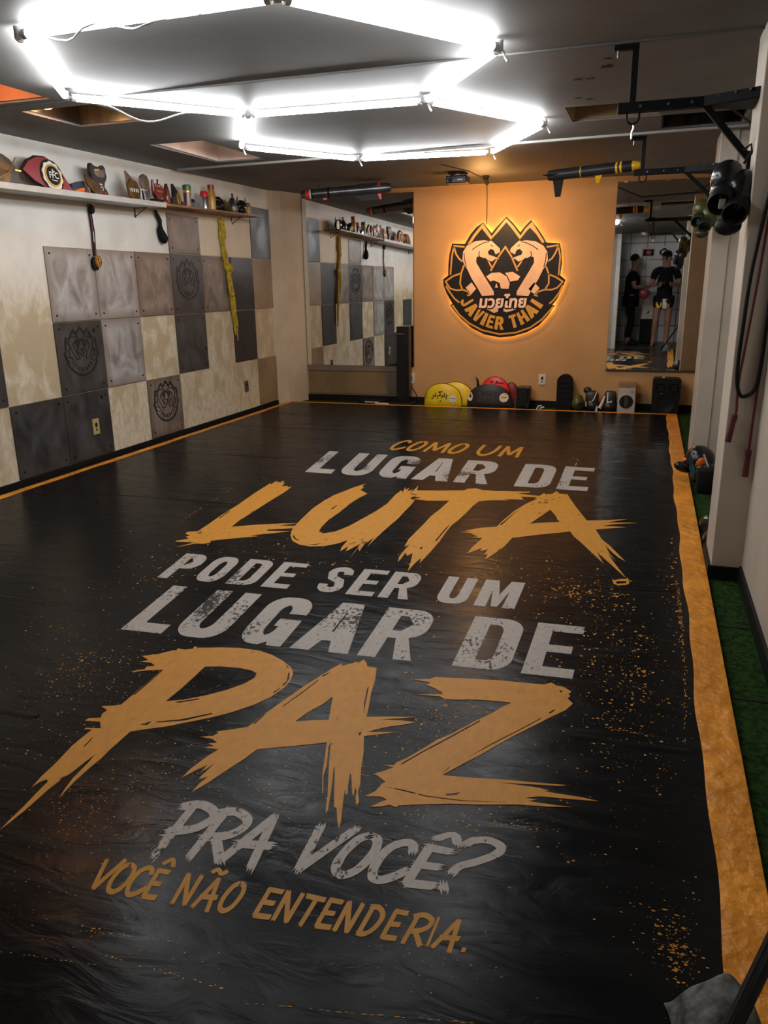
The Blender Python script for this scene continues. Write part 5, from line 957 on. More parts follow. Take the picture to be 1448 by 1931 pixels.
def build_hanging():
    x = XL+.012
    t = thing('hanging_medal', 'gold medal hanging on a black and red ribbon below the grey shelf', 'medal', (x, 4.86, 1.76))
    MB().cyl((XL, 4.858, 1.775), (XL+.03, 4.858, 1.775), .005, n=8).build('peg', M_FRAME, t)
    MB().sph((x+.012, 4.868, 1.745), (.020, .026, .030)).build('knot', M_BLACK, t, True)
    MB().prism([[(4.845, 1.74), (4.872, 1.74), (4.885, 1.60), (4.875, 1.44), (4.845, 1.44), (4.855, 1.6)]], on_left(x), .006).build('ribbon', M_BLACK, t)
    mb = MB().prism([[(4.85, 1.715), (4.858, 1.715), (4.867, 1.60), (4.857, 1.60)]], on_left(x+.006), .002); mb.prism([[(4.866, 1.53), (4.874, 1.53), (4.87, 1.445), (4.862, 1.445)]], on_left(x+.006), .002); part(mb.build('red_stripe', mat('dull_red_ribbon', (.2, .03, .03), .6), t), 'red ribbon stripe')
    MB().prism([[(4.861, 1.60), (4.868, 1.60), (4.866, 1.53), (4.860, 1.53)]], on_left(x+.006), .0025).build('white_stripe', M_WHITE, t)
    MB().prism([ell(4.845, 1.385, .036, .046)], on_left(x), .02).build('black_rim', M_BLACK, t)
    MB().prism([ell(4.865, 1.40, .034, .045)], on_left(x+.02), .008).build('disc', M_GOLD, t)
    mb = MB(); mb.ribbon(ell(4.865, 1.40, .026, .036, 24), .004, on_left(x+.028), .002, True); mb.ribbon([(4.852, 1.415), (4.866, 1.42), (4.862, 1.40), (4.874, 1.385), (4.862, 1.378)], .005, on_left(x+.028), .002); mb.build('relief', M_BLACK, t)
    t = thing('hanging_pouch', 'black leather pouch dangling from the wall below the grey shelf', 'pouch', (x, 5.66, 1.79))
    MB().cyl((XL, 5.665, 1.80), (XL+.025, 5.665, 1.80), .004, n=8).build('nail', M_FRAME, t)
    MB().tube([(x+.012, 5.635, 1.80), (x+.014, 5.66, 1.765), (x+.016, 5.685, 1.73), (x+.016, 5.685, 1.69)], [.010, .016, .018, .014], 10).build('strap', M_BLACK, t, True)
    MB().tube([(x+.016, 5.685, 1.70), (x+.018, 5.675, 1.66), (x+.022, 5.69, 1.62), (x+.024, 5.71, 1.585), (x+.02, 5.715, 1.56)], [.012, .026, .034, .036, .018], 14).build('pouch', M_SHIRT, t, True)
    t = thing('rope_belt', 'mustard yellow knotted rope belt hanging below the brown shelf', 'rope', (x, 6.67, 1.80))
    MB().cyl((XL, 6.665, 1.815), (XL+.035, 6.665, 1.815), .004, n=8).build('hook', M_CHROME, t)
    yy = [(6.655, 1.80), (6.66, 1.7), (6.655, 1.6), (6.68, 1.5), (6.70, 1.42), (6.72, 1.36)]
    for k, (dy, dx, sw) in enumerate(((-.022, .004, .010), (.0, .012, -.012), (.022, .006, .014), (.04, .010, -.01))):
        MB().tube([(x+dx+.006, y+dy*(1 if i < 4 else .5)+sw*math.sin(i*1.9), z) for i, (y, z) in enumerate(smooth_path(yy, 4)[::2])], .0155, 8).build('strand', M_YBELT, t, True)
    MB().sph((x+.02, 6.725, 1.385), (.03, .048, .038)).build('knot', M_YBELT, t, True)
    MB().tube([(x+.02, 6.74, 1.42), (x+.03, 6.785, 1.41), (x+.028, 6.785, 1.36), (x+.02, 6.75, 1.35)], .010, 8).build('loop', M_YBELT, t, True)
    for k, (dy, ln) in enumerate(((-.01, .78), (.015, .72), (.03, .85), (-.028, 1.12))):
        pts = [(x+.016+.004*k, 6.715+dy+.06*(1.37-z)/.4+.006*math.sin(z*22+k), z) for z in [1.37-(1.37-ln)*i/12 for i in range(13)]]
        MB().tube(pts, [.013]*9+[.012, .011, .009, .006], 8).build('tail', M_YBELT, t, True)
    MB().sph((x+.028, 6.765, 1.15), (.014, .02, .025)).build('knot', M_YBELT, t, True)

# ------------------------------------------------------------------ brackets, props and the projector overhead
def build_brackets():
    M = M_STEEL
    def bracket(y, x0, xj, xw, zb, h, zbr, label, hook):
        t = thing('bag_bracket', label, 'bracket', (xw, y, zb), 'steel brackets for hanging punching bags')
        w = .045
        MB().box(((x0+xj)/2, y, zb), (xj-x0, w, h), .002).build('beam', M, t)
        mb = MB()
        for s in (-1, 1):
            a, b = Vector((xj-.03, y, zb)), Vector((xw+.01, y+s*.10, zb))
            d = (b-a); L = d.length; mb.box((a+b)/2, (L, w*.8, h*1.05), .002, rot=(0, 0, math.atan2(d.y, d.x)))
        mb.prism([[(xj, y-.03), (xw, y-.11), (xw, y+.11), (xj, y+.03)]], lambda a, b, k: Vector((a, b, zb-h*.4-k)), .006)
        mb.build('mounting_arm', M, t)
        a, b = Vector((xj-.02, y, zb-h/2+.008)), Vector((xw+.002, y, zbr)); d = b-a
        MB().box((a+b)/2, (d.length, .030, .024), .002, rot=(0, math.atan2(-d.z, d.x), 0)).build('brace', M, t)
        MB().box((xw-.006, y, zbr-.005), (.012, .05, .075), .002).build('wall_foot', M, t)
        zt = zc(y)
        mb = MB().box((x0+.055, y, (zb+zt)/2), (.024, .026, zt-zb), .001); mb.box((x0+.02, y, zt-.012), (.095, .03, .024), .002); mb.build('ceiling_strut', M, t)
        MB().cyl((x0-.012, y, zt-.024), (x0-.012, y, zt-.05), .005, n=8).build('bolt', M_CHROME, t)
        mb = MB(); r = .024; cx = x0+.06
        mb.tube([(cx-r, y, zb-h/2+.004)]+[(cx-r*math.cos(a), y, zb-h/2-.018-r*math.sin(a)) for a in [PI*i/8 for i in range(9)]]+[(cx+r, y, zb-h/2+.004)], .0045, 8)
        mb.build('u_bolt', M, t, True)
        if hook:
            z = zb-h/2-.042
            MB().tube([(cx, y, z+.004), (cx+.006, y, z-.012), (cx, y, z-.03), (cx-.001, y, z-.055)], .0035, 8).build('snap_hook', M_CHROME, t, True)
        mb = MB()
        for k in (.25, .55, .8): mb.cyl((x0+(xj-x0)*k, y-w/2-.003, zb-.0), (x0+(xj-x0)*k, y-w/2+.002, zb), .006, n=8)
        for s in (.15, .5, .8): mb.cyl((xj+(xw-xj)*s, y-w/2-.10*s-.01, zb+.012), (xj+(xw-xj)*s, y-w/2-.10*s+.004, zb+.012), .005, n=8)
        mb.build('bolt_head', M_CHROME, t)
        return t
    bracket(3.60, -.183, .165, .328, 1.876, .036, 1.655, 'near black steel bag bracket on the right column with a snap hook', True)
    bracket(5.92, -.172, .175, .353, 1.912, .036, 1.715, 'far black steel bag bracket on the second right column', False)
    # cable running down the far corner of the ceiling by the near bracket
    for (pts, lab) in (([(.26, 4.75, zc(4.75)-.01), (.33, 5.05, zc(5)-.012), (.545, 5.45, 2.05), (.548, 5.72, 2.02)], 'black cable along the right end of the ceiling opening'), ([(.548, 7.0, 2.08), (.46, 7.7, 2.03), (.30, 8.10, 1.98), (-.15, 8.105, 1.965), (-.37, 8.125, 2.06)], 'black cable crossing above the tall right mirror')):
        o = MB().tube(pts, .006, 8).build('power_cable', M_BLACK, None, True); tag(o, lab, 'cable')
def build_missiles():
    t = thing('toy_missile', 'silver display missile with a red nose band, hung from the ceiling over the left mirror', 'missile model', (-2.75, 7.3, 2.07))
    a, b = Vector((-3.19, 7.2, 2.035)), Vector((-2.37, 7.42, 2.085)); d = (b-a).normalized(); L = (b-a).length
    q = Vector((0, 0, 1)).rotation_difference(d).to_matrix().to_4x4(); M = Matrix.Translation(a) @ q; r = .044
    MB().lathe([(0, -.005), (.02, .0), (.033, .015), (.039, .035), (.040, .05)], M).build('nose_cone', M_MISS, t, True)
    part(MB().lathe([(.040, .048), (.0405, .05), (.042, .085), (.0405, .086)], M).build('nose_band', M_RED, t, True), 'red nose band')
    part(MB().lathe([(.042, .085), (.043, .087), (.043, .1), (.042, .102)], M).build('white_ring', M_WHITE, t, True), 'white ring')
    mb = MB().lathe([(.0435, .10), (.0455, .102), (.0455, .112), (.0435, .114)], M); mb.lathe([(.044, .255), (.048, .257), (.048, .275), (.044, .277)], M); mb.build('black_band', M_BLACK, t, True)
    MB().lathe([(.043, .112), (.044, .25), (.046, .50), (.046, L-.1), (.044, L-.04), (.033, L), (0, L)], M).build('body', M_MISS, t, True)
    for k, (ang, s0, s1, hh) in enumerate(((-90, .48, .75, .06), (30, .48, .75, .06), (150, .48, .75, .05), (-90, .2, .24, .025))):
        n = (q.to_3x3() @ Vector((1, 0, 0))); side = Matrix.Rotation(math.radians(ang), 3, d) @ (Vector((0, 1, 0))-d*d.y).normalized()
        # ang -90 points down
        mb = MB(); f = lambda x, y, h: a+d*x+side*y+d.cross(side)*(h-.003)
        mb.prism([[(s0, .035), (s1, .035), (s1, .035+hh), (s0+(s1-s0)*.3, .035+hh)]], f, .006); mb.build('fin', mat('dull_grey_fin', (.045, .047, .05), .7, spec=.15) if k < 3 else M_RED, t)
        if k < 3:
            mb = MB(); mb.prism([[(s1-.035, .034), (s1+.004, .034), (s1+.004, .036+hh), (s1-.012, .036+hh)]], lambda x, y, h: a+d*x+side*y+d.cross(side)*(h-.0045), .009); part(mb.build('fin_edge', M_RED, t), 'red fin edge')
    for s in (.18, .62):
        p = a+d*s; MB().cyl(p+Vector((0, 0, .03)), (p.x, p.y, zc(p.y)), .003, n=6).build('hanger_wire', M_FRAME, t)
    t = thing('toy_missile', 'black display missile with a yellow nose and bands, hung near the far bracket', 'missile model', (-.5, 6.4, 2.0))
    a, b = Vector((-.205, 6.3, 2.005)), Vector((-.80, 6.42, 1.985)); d = (b-a).normalized(); L = (b-a).length
    q = Vector((0, 0, 1)).rotation_difference(d).to_matrix().to_4x4(); M = Matrix.Translation(a) @ q; r = .031
    part(MB().lathe([(0, -.075), (.020, -.07), (.023, -.066), (.034, -.02), (.0345, -.012)], M).build('nose_cone', mat('yellow_lacquer', (.62, .36, .01), .35), t, True), 'yellow nose')
    MB().lathe([(0, -.079), (.012, -.078), (.012, -.07)], M).build('nose_tip', M_ORNG, t, True)
    MB().lathe([(.034, -.014), (.0375, .0), (.0385, .2), (.0385, L-.03), (.035, L), (0, L)], M).build('body', M_MISSB, t, True)
    mb = MB()
    for s in (.025, .045, .085): pass
    mb.lathe([(.0380, .058), (.0395, .06), (.0395, .072), (.0380, .074)], M); mb.lathe([(.0380, .088), (.0395, .09), (.0395, .102), (.0380, .104)], M); mb.lathe([(.0380, .355), (.0393, .356), (.0393, .361), (.0380, .362)], M)
    part(mb.build('yellow_band', mat('yellow_lacquer', (0, 0, 0)), t, True), 'yellow bands')
    dn = (Vector((0, 0, -1))-d*d.dot(Vector((0, 0, -1)))).normalized()
    for k, (s0, s1, s2, s3, hh, m, ax) in enumerate(((.26, .20, .225, .245, .065, 'y', dn), (.575, .49, .515, .555, .13, 'b', dn), (.62, .50, .585, .63, .045, 'b', -dn.cross(d)), (.62, .50, .585, .63, .045, 'b', dn.cross(d)))):
        mb = MB(); f = lambda x, y, h, ax=ax: a+d*x+ax*y+d.cross(ax)*(h-.003)
        mb.prism([[(s0, .026), (s1, .026), (s2, .026+hh), (s3, .026+hh)]], f, .006); mb.build('fin', mat('matt_yellow_fin', (.5, .27, .008), .8, spec=.1) if m == 'y' else mat('matt_black_fin', (.016, .015, .014), .85, spec=.05), t)
    for s in (.15, .5):
        p = a+d*s; MB().cyl(p+Vector((0, 0, .02)), (p.x, p.y, zc(p.y)), .003, n=6).build('hanger_wire', M_FRAME, t)
def build_projector():
    y = 7.2; z = 2.088; x = -1.683
    t = thing('projector', 'small black projector on a ceiling mount in front of the sign', 'projector', (x, y, zc(y)))
    MB().box((x, y, z), (.185, .15, .062), .008).build('body', M_GLOSSBLACK, t)
    mb = MB(); mb.box((x, y, zc(y)-.006), (.16, .10, .012), .002); mb.cyl((x-.05, y, z+.02), (x-.06, y, zc(y)-.005), .006, n=8); mb.cyl((x+.06, y, z+.02), (x+.075, y, zc(y)-.005), .006, n=8); mb.build('mount', M_STEEL, t)
    MB().box((x+.035, y-.076, z-.005), (.045, .003, .010)).build('label_strip', M_CAP, t)
    MB().cyl((x-.05, y-.074, z-.005), (x-.05, y-.082, z-.005), .018).build('lens', M_BLACK, t, True)
    MB().tube([(x-.03, y, z+.035), (x-.01, y-.03, z+.045), (x+.02, y-.02, z+.04), (x+.0, y+.0, z+.055)], .004, 6).build('wire_tail', M_CAP, t, True)

# ------------------------------------------------------------------ gear hung on the columns
def glove_pair(name, label, c, m, mirror_dark, s):
    cx, cy, cz = c; t = thing(name, label, 'boxing gloves', c, 'boxing gloves hung on the bracket feet')
    for k, (dx, dy, dz, rx) in enumerate(((-.032, -.012, .01, .25), (.022, -.035, -.03, -.15))):
        g = MB()
        P = lambda x, y, z: (cx+s*(dx+x), cy+s*(dy+y), cz+s*(dz+z))
        # padded fist upwards, wrist opening towards the viewer and down
        g.sph(P(.018, .03, .035), (.062*s, .065*s, .072*s), 24); g.sph(P(.008, .0, -.012), (.052*s, .05*s, .05*s), 20)
        g.sph(P(.055, .02, -.01), (.022*s, .03*s, .045*s), 14)
        o = g.build('glove', m, t, True)
        a, b = Vector(P(.005, -.02, -.03)), Vector(P(-.008, -.075, -.062)); d = (b-a).normalized()
        q = Vector((0, 0, 1)).rotation_difference(d).to_matrix().to_4x4(); M = Matrix.Translation(a) @ q; L = (b-a).length
        MB().lathe([(.046*s, -.01*s), (.047*s, L*.5), (.046*s, L), (.043*s, L+.004*s), (.040*s, L), (.036*s, L*.3), (.030*s, -.005)], M, 28).build('cuff', mirror_dark, o, True)
        MB().lathe([(0, 0), (.032*s, 0)], M, 20).build('lining', M_BLACK, o)
        MB().sph(Vector(P(.0, -.028, -.035)), .010*s, 12).build('inner_seam', m, o, True)
    P = lambda x, y, z: (cx+s*x, cy+s*y, cz+s*z)
    MB().box(P(-.03, -.075, -.05), (.026*s, .006*s, .038*s), .004*s, rot=(.3, 0, .1)).build('wrist_label', M_WHITE if m != M_GREEN else M_TEAL, t)
    MB().sph(P(.0, -.055, -.13), (.05*s, .04*s, .035*s), 18).build('wrist_strap', mirror_dark, t, True)
    MB().tube([P(.04, .02, .10), P(.065, .03, .14), P(.06, .04, .17), P(.035, .03, .15)], .005*s, 8).build('lace', M_BLACK, t, True)
    return t
def build_hung_gear():
    glove_pair('boxing_gloves', 'pair of glossy black boxing gloves with a white label hung under the near bracket', (.262, 3.50, 1.535), M_GLOSSBLACK, M_BLACK, 1.0)
    glove_pair('boxing_gloves', 'pair of olive green boxing gloves hung under the far bracket', (.285, 5.84, 1.62), M_GREEN, mat('dark_olive', (.02, .022, .006), .5), .88)
    # skipping rope on a hook outside the top of the column
    t = thing('skipping_rope', 'black and dark red skipping rope with red grips hanging on the near right column', 'skipping rope', (.42, 3.40, 1.75))
    x = lambda p: (p[0], p[2] if len(p) > 2 else 3.378, p[1])
    MB().cyl((.43, 3.41, 1.72), (.43, 3.36, 1.73), .006, n=8).build('hook', M_STEEL, t, True)
    pts = smooth_path([(.420, 1.725), (.398, 1.58), (.378, 1.43), (.356, 1.22), (.348, 1.02), (.345, .90), (.350, .81), (.366, .765), (.388, .763), (.410, .782), (.424, .83), (.430, 1.0), (.434, 1.3), (.436, 1.725)], 5)
    MB().tube([x(p) for p in pts], .0075, 10).build('rope', M_BLACK, t, True)
    pts = smooth_path([(.425, 1.722), (.402, 1.5), (.384, 1.2), (.366, .95), (.357, .84), (.357, .76), (.360, .70), (.355, .675)], 5)
    MB().tube([(p[0], 3.392, p[1]) for p in pts], .005, 8).build('rope', mat('dark_red_cord', (.12, .012, .015), .4), t, True)
    pts = smooth_path([(.438, 1.722), (.437, 1.3), (.434, .95), (.428, .8), (.424, .65), (.422, .545)], 5)
    MB().tube([(p[0], 3.392, p[1]) for p in pts], .005, 8).build('rope', mat('dark_red_cord', (0, 0, 0)), t, True)
    for a, b in (((.356, 3.388, .685), (.340, 3.386, .575)), ((.422, 3.388, .545), (.419, 3.386, .435))):
        a, b = Vector(a), Vector(b); d = (b-a).normalized(); q = Vector((0, 0, 1)).rotation_difference(d).to_matrix().to_4x4(); L = (b-a).length
        MB().lathe([(0, 0), (.011, 0), (.012, .022), (.0095, .03), (.0105, .05), (.0125, L), (0, L)], Matrix.Translation(a) @ q, 16).build('grip', M_ROPER, t, True)

# ------------------------------------------------------------------ gear along the back wall
def pad_shape(w, h, n=18):
    return [(-w/2, 0.0)]+[(-w/2*math.cos(a)*(1.0), h*(.30+.70*math.sin(a))) for a in [PI*i/n for i in range(n+1)]]+[(w/2, 0.0)]
def curved_pad(t, name, cx, cy, z0, w, h, m, tilt, bulge, edge=None, th=.03):
    """a body shield: domed outline, bowed forward in the middle and leaning back"""
    mb = MB(); o = pad_shape(w, h); N = 14; rows = 7; F = []; B = []
    def pos(u, v, k):   # u in -1..1, v in 0..1
        top = h*(.30+.70*math.sqrt(max(0, 1-u*u))); zz = v*top
        bow = bulge*(1-u*u)
        puff = k*th*(math.sqrt(max(0, 1-abs(u)**4))*math.sqrt(max(0, 1-abs(2*v-1)**4))*.6+.4)
        return Vector((cx+u*w/2, cy-bow-puff+zz*tilt+.0, z0+zz+.004))
    for k in (0, 1):
        g = [[mb.bm.verts.new(pos(-1+2*i/N, j/rows, k)) for j in range(rows+1)] for i in range(N+1)]
        (B if k == 0 else F).extend(g)
    for g, flip in ((F, 0), (B, 1)):
        for i in range(N):
            for j in range(rows):
                q = (g[i][j], g[i+1][j], g[i+1][j+1], g[i][j+1]); mb.bm.faces.new(q if not flip else q[::-1])
    ring = [(i, 0) for i in range(N)]+[(N, j) for j in range(rows)]+[(i, rows) for i in range(N, 0, -1)]+[(0, j) for j in range(rows, 0, -1)]
    for a, b in zip(ring, ring[1:]+ring[:1]): mb.bm.faces.new((F[a[0]][a[1]], B[a[0]][a[1]], B[b[0]][b[1]], F[b[0]][b[1]]))
    ob = mb.build(name, m, t, True)
    surf = lambda a, b, hh: (lambda u, v: pos(u, v, 1)+Vector((0, -.001-hh, 0)))(max(-1, min(1, (a-cx)/(w/2))), max(0, min(1, b/(h*(.30+.70*math.sqrt(max(0, 1-min(1, ((a-cx)/(w/2))**2))))))))
    if edge:
        r = [pos(-1+2*i/N, 1, .5) for i in range(N+1)]
        MB().tube([pos(-1, j/4, .5) for j in range(4)]+r+[pos(1, 1-j/4, .5) for j in range(1, 5)], .006, 8).build('piping', edge, t, True)
    return surf
def build_back_gear():
    y = 7.98; z = ZF
    t = thing('body_shield', 'front yellow body shield with black lettering and a white disc, leaning by the back wall', 'strike pad', (-1.98, y, z), 'padded body shields by the back wall')
    cx = -2.005; sf = curved_pad(t, 'pad', cx, 8.0, z, .40, .235, M_YEL, .12, .05, M_LOGO_K)
    mb = MB()
    for i, (a, b) in enumerate(((-.10, .105), (-.075, .13), (-.05, .11), (-.025, .135), (.0, .11), (.022, .13), (.045, .115))):
        mb.ribbon([(cx+a, b-.03), (cx+a+.012, b), (cx+a+.002, b+.012)], .009, sf, .001); 
        if i % 2: mb.ribbon([(cx+a-.006, b-.02), (cx+a+.02, b-.02)], .008, sf, .001)
    mb.ribbon([(cx-.115, .078), (cx+.06, .078)], .008, sf, .001); mb.ribbon([(cx-.04, .15), (cx+.01, .155)], .009, sf, .001); mb.ribbon([(cx-.02, .055), (cx-.01, .062), (cx, .055)], .008, sf, .001)
    part(mb.build('lettering', M_LOGO_K, t), 'black script lettering')
    mb = MB(); mb.prism([ell(cx+.118, .085, .038, .042, 24)], sf, .002); part(mb.build('disc', M_WHITE, t), 'white round badge')
    mb = MB(); mb.ribbon([(cx+.09, .088), (cx+.146, .084)], .007, sf, .003); mb.ribbon([(cx+.105, .06), (cx+.132, .06)], .004, sf, .003); mb.build('disc_mark', mat('grey_ink', (.12, .1, .1), .5), t)
    t = thing('body_shield', 'second yellow body shield standing just behind the front yellow one', 'strike pad', (-1.85, 8.06, z), 'padded body shields by the back wall')
    curved_pad(t, 'pad', -1.885, 8.075, z, .38, .245, M_YEL, .10, .03, M_LOGO_K)
    t = thing('body_shield', 'black body shield with two cream discs and an outlined name patch', 'strike pad', (-1.51, y, z), 'padded body shields by the back wall')
    cx = -1.505; sf = curved_pad(t, 'pad', cx, 7.985, z, .47, .245, mat('black_pad_leather', (.013, .012, .012), .5), .12, .05, None)
    for k, (a, rx) in enumerate(((-.20, .030), (.155, .045))):
        mb = MB(); mb.prism([ell(cx+a, .112, rx, .046, 26)], sf, .002); o = part(mb.build('disc', M_CREAM, t), 'cream round badge')
        mb = MB(); mb.ribbon([(cx+a-rx*.6, .113), (cx+a+rx*.65, .113)], .009 if k == 0 else .005, sf, .003); mb.build('disc_mark', mat('brown_ink', (.10, .05, .03), .5), t)
    mb = MB(); mb.ribbon([(cx-.105, .075), (cx+.055, .075), (cx+.055, .15), (cx-.105, .15)], .006, sf, .002, True)
    for a in (-.085, -.055, -.03, 0, .03): mb.ribbon([(cx+a, .095), (cx+a, .13)], .006, sf, .002); mb.ribbon([(cx+a-.008, .113), (cx+a+.012, .113)], .006, sf, .002)
    part(mb.build('patch', mat('dull_brown_print', (.075, .04, .03), .6), t), 'outlined name patch')
    t = thing('handle_fin', 'curved black hook shaped pad end sticking up at the left of the black shield', 'pad', (-1.69, 8.05, z), None)
    MB().prism([[(-1.69, z), (-1.645, z), (-1.64, z+.17), (-1.645, z+.22), (-1.655, z+.27), (-1.685, z+.305), (-1.668, z+.25), (-1.672, z+.19), (-1.69, z+.15), (-1.69, z+.12)]], on_back(8.13), .015).build('fin', M_GLOSSBLACK, t)
    t = thing('body_shield', 'bright red body shield with black script behind the black one', 'strike pad', (-1.48, 8.08, z), 'padded body shields by the back wall')
    cx = -1.47; sf = curved_pad(t, 'pad', cx, 8.085, z, .33, .305, M_RED, .06, .02, M_LOGO_K)
    mb = MB(); mb.ribbon([(cx-.045, .265), (cx-.035, .25), (cx-.02, .268), (cx-.02, .25)], .008, sf, .002); mb.ribbon([(cx+.005, .24), (cx+.02, .265), (cx+.03, .262), (cx+.022, .245), (cx+.045, .25), (cx+.05, .24), (cx+.065, .25), (cx+.075, .24), (cx+.095, .245)], .008, sf, .002); part(mb.build('lettering', M_LOGO_K, t), 'black script')
    t = thing('body_shield', 'small dark red pad peeking out right of the bright red shield', 'strike pad', (-1.32, 8.09, z), 'padded body shields by the back wall')
    curved_pad(t, 'pad', -1.305, 8.12, z, .16, .245, mat('deep_red_leather', (.20, .010, .012), .45), .03, .01, M_LOGO_K, .022)
    # small black computer speaker
    t = thing('desk_speaker', 'small black box speaker beside the body shields', 'speaker', (-1.155, 8.02, z))
    MB().box((-1.155, 8.02, z+.115), (.135, .13, .228), .01).build('cabinet', M_GLOSSBLACK, t)
    MB().box((-1.165, 7.951, z+.12), (.10, .008, .19), .003).build('grille', M_BLACK, t)
    mb = MB()
    for q in (.03, .055): mb.cyl((-1.108, 7.956, z+q), (-1.108, 7.944, z+q), .008)
    mb.build('knob', M_FRAME, t, True)
    t = thing('pad_edge', 'narrow green pad edge standing left of the small black speaker', 'pad', (-1.25, 8.07, z)); MB().box((-1.238, 8.03, z+.06), (.022, .08, .12), .006).build('pad', mat('dark_green_pad', (.012, .05, .02), .6), t)
    # tall rounded black bag
    t = thing('gear_bag', 'upright rounded black gear bag standing left of the green glove', 'bag', (-.755, 8.05, z))
    MB().prism([[(-.83, z), (-.68, z), (-.682, z+.29)]+[(-.756+.074*math.cos(a), z+.29+.062*math.sin(a)) for a in [PI*i/10 for i in range(1, 10)]]+[(-.83, z+.29)]], on_back(8.11), .11).build('body', M_SHIRT, t, False)
    mb = MB()
    for k in (.13, .19, .24, .29): mb.box((-.755, 7.997, z+k), (.10, .006, .012), .002)
    mb.build('strap', mat('charcoal_webbing', (.017, .016, .0155), .7, spec=.1), t)
    # green glove lying in front
    t = thing('boxing_glove', 'dark green boxing glove lying on the turf beside the upright black bag', 'glove', (-.60, 7.97, z))
    mb = MB().sph((-.612, 7.96, z+.075), (.062, .06, .072), 20); mb.sph((-.618, 8.0, z+.115), (.054, .05, .05)); mb.build('body', M_GREEN, t, True)
    MB().cyl((-.59, 7.93, z+.07), (-.575, 7.895, z+.066), .036, .034).build('cuff', mat('dark_olive', (0, 0, 0)), t, True)
    MB().prism([ell(-.575, z+.066, .020, .022, 14)], on_back(7.896), .002).build('opening', M_BLACK, t)
    MB().prism([[(-.535, z+.05), (-.525, z+.055), (-.528, z+.1), (-.54, z+.095)]], on_back(7.94), .006).build('trim_strip', M_PLATE_W, t)
    # black gloves with white hooks of piping
    gm = mat('black_glove_leather', (.013, .013, .014), .42)
    t = thing('boxing_glove', 'black boxing glove with a white J shaped stripe, left of its pair', 'glove', (-.49, 8.0, z), 'black gloves with white stripes')
    mb = MB().box((-.480, 8.0, z+.115), (.125, .10, .175), .035); mb.sph((-.53, 8.05, z+.20), (.04, .04, .034)); mb.sph((-.475, 7.98, z+.06), (.065, .06, .058)); mb.build('body', gm, t, True)
    mb = MB(); mb.ribbon(smooth_path([(-.435, z+.20), (-.455, z+.14), (-.475, z+.105), (-.505, z+.10)], 5), .010, on_back(7.948), .004); mb.build('stripe', M_WHITE, t)
    t = thing('boxing_glove', 'black boxing glove with a white L shaped stripe next to the silver speaker', 'glove', (-.30, 8.0, z), 'black gloves with white stripes')
    mb = MB().box((-.305, 8.0, z+.11), (.115, .10, .19), .03); mb.sph((-.31, 7.98, z+.055), (.07, .06, .053)); mb.build('body', gm, t, True)
    mb = MB(); mb.ribbon(smooth_path([(-.33, z+.20), (-.33, z+.14), (-.33, z+.10)], 2)+[(-.30, z+.10), (-.288, z+.115)], .012, on_back(7.948), .004); mb.build('stripe', M_WHITE, t)
    MB().tube([(-.355, 7.955, z+.16), (-.375, 7.945, z+.10), (-.40, 7.94, z+.04)], [.006, .014, .018], 8).build('white_lace', M_PLATE_W, t, True)
    t = thing('hand_wrap', 'short pale hand wrap end lying between the two black gloves', 'hand wrap', (-.43, 7.92, z)); MB().prism([[(-.445, z), (-.42, z), (-.415, z+.06), (-.43, z+.065)]], on_back(7.925), .012).build('cloth', M_PLATE_W, t)
    # silver and wood bookshelf speaker
    t = thing('bookshelf_speaker', 'silver fronted speaker with a wooden cabinet and round woofer', 'speaker', (-.155, 8.0, z))
    wd = mat('light_brown_veneer', (.30, .19, .09), .45, col2=(.22, .13, .06), scale=4, stretch=(1, 1, 6))
    MB().box((-.150, 8.0, z+.146), (.168, .17, .29), .003).build('cabinet', wd, t)
    MB().box((-.152, 7.912, z+.125), (.16, .008, .245), .002).build('baffle', mat('brushed_silver', (.48, .43, .38), .45, .2), t)
    mb = MB().cyl((-.152, 7.909, z+.115), (-.152, 7.902, z+.115), .062, n=30); mb.build('woofer', M_BLACK, t, True)
    MB().lathe([(.054, 0), (.060, .006), (.066, .006), (.066, 0)], Matrix.Translation((-.152, 7.908, z+.115)) @ Matrix.Rotation(PI/2, 4, 'X'), 30).build('woofer_ring', M_CHROME, t, True)
    MB().box((-.152, 7.900, z+.115), (.035, .006, .10), .004).build('bridge', M_FRAME, t)
    MB().lathe([(.008, 0), (.010, .005), (.014, .005), (.014, 0)], Matrix.Translation((-.10, 7.908, z+.215)) @ Matrix.Rotation(PI/2, 4, 'X'), 20).build('tweeter', M_CHROME, t, True)
    # PA speaker
    t = thing('pa_speaker', 'big black loudspeaker on the turf under the tall mirror', 'speaker', (.20, 8.0, z))
    mb = MB(); mb.prism([[(.085, z), (.325, z), (.335, z+.20), (.335, z+.33), (.315, z+.345), (.10, z+.345), (.08, z+.33), (.08, z+.2)]], on_back(8.10), .20); mb.build('cabinet', M_BLACK, t)
    MB().prism([[(.10, z+.21), (.31, z+.21), (.305, z+.325), (.11, z+.325)]], on_back(7.90), .006).build('horn_plate', M_BLACK, t)
    mb = MB()
    for q in (.145, .265): mb.box((q, 7.892, z+.265), (.07, .006, .07), .02)
    mb.build('horn', M_BLACK, t)
    MB().lathe([(0, .002), (.025, .004), (.03, .0), (.075, .006), (.085, .012), (.092, .012), (.096, 0)], Matrix.Translation((.205, 7.9, z+.108)) @ Matrix.Rotation(PI/2, 4, 'X'), 36).build('woofer', M_BLACK, t, True)
    MB().box((.175, 8.0, z+.348), (.02, .02, .012), .003).build('status_lamp', M_WHITE, t)
    MB().box((.165, 7.896, z+.208), (.03, .004, .006)).build('badge', M_CHROME, t)
    # slim black tower in front of the left mirror
    t = thing('tower_speaker', 'tall slim black tower standing in front of the left mirror', 'speaker', (-2.44, 8.03, z))
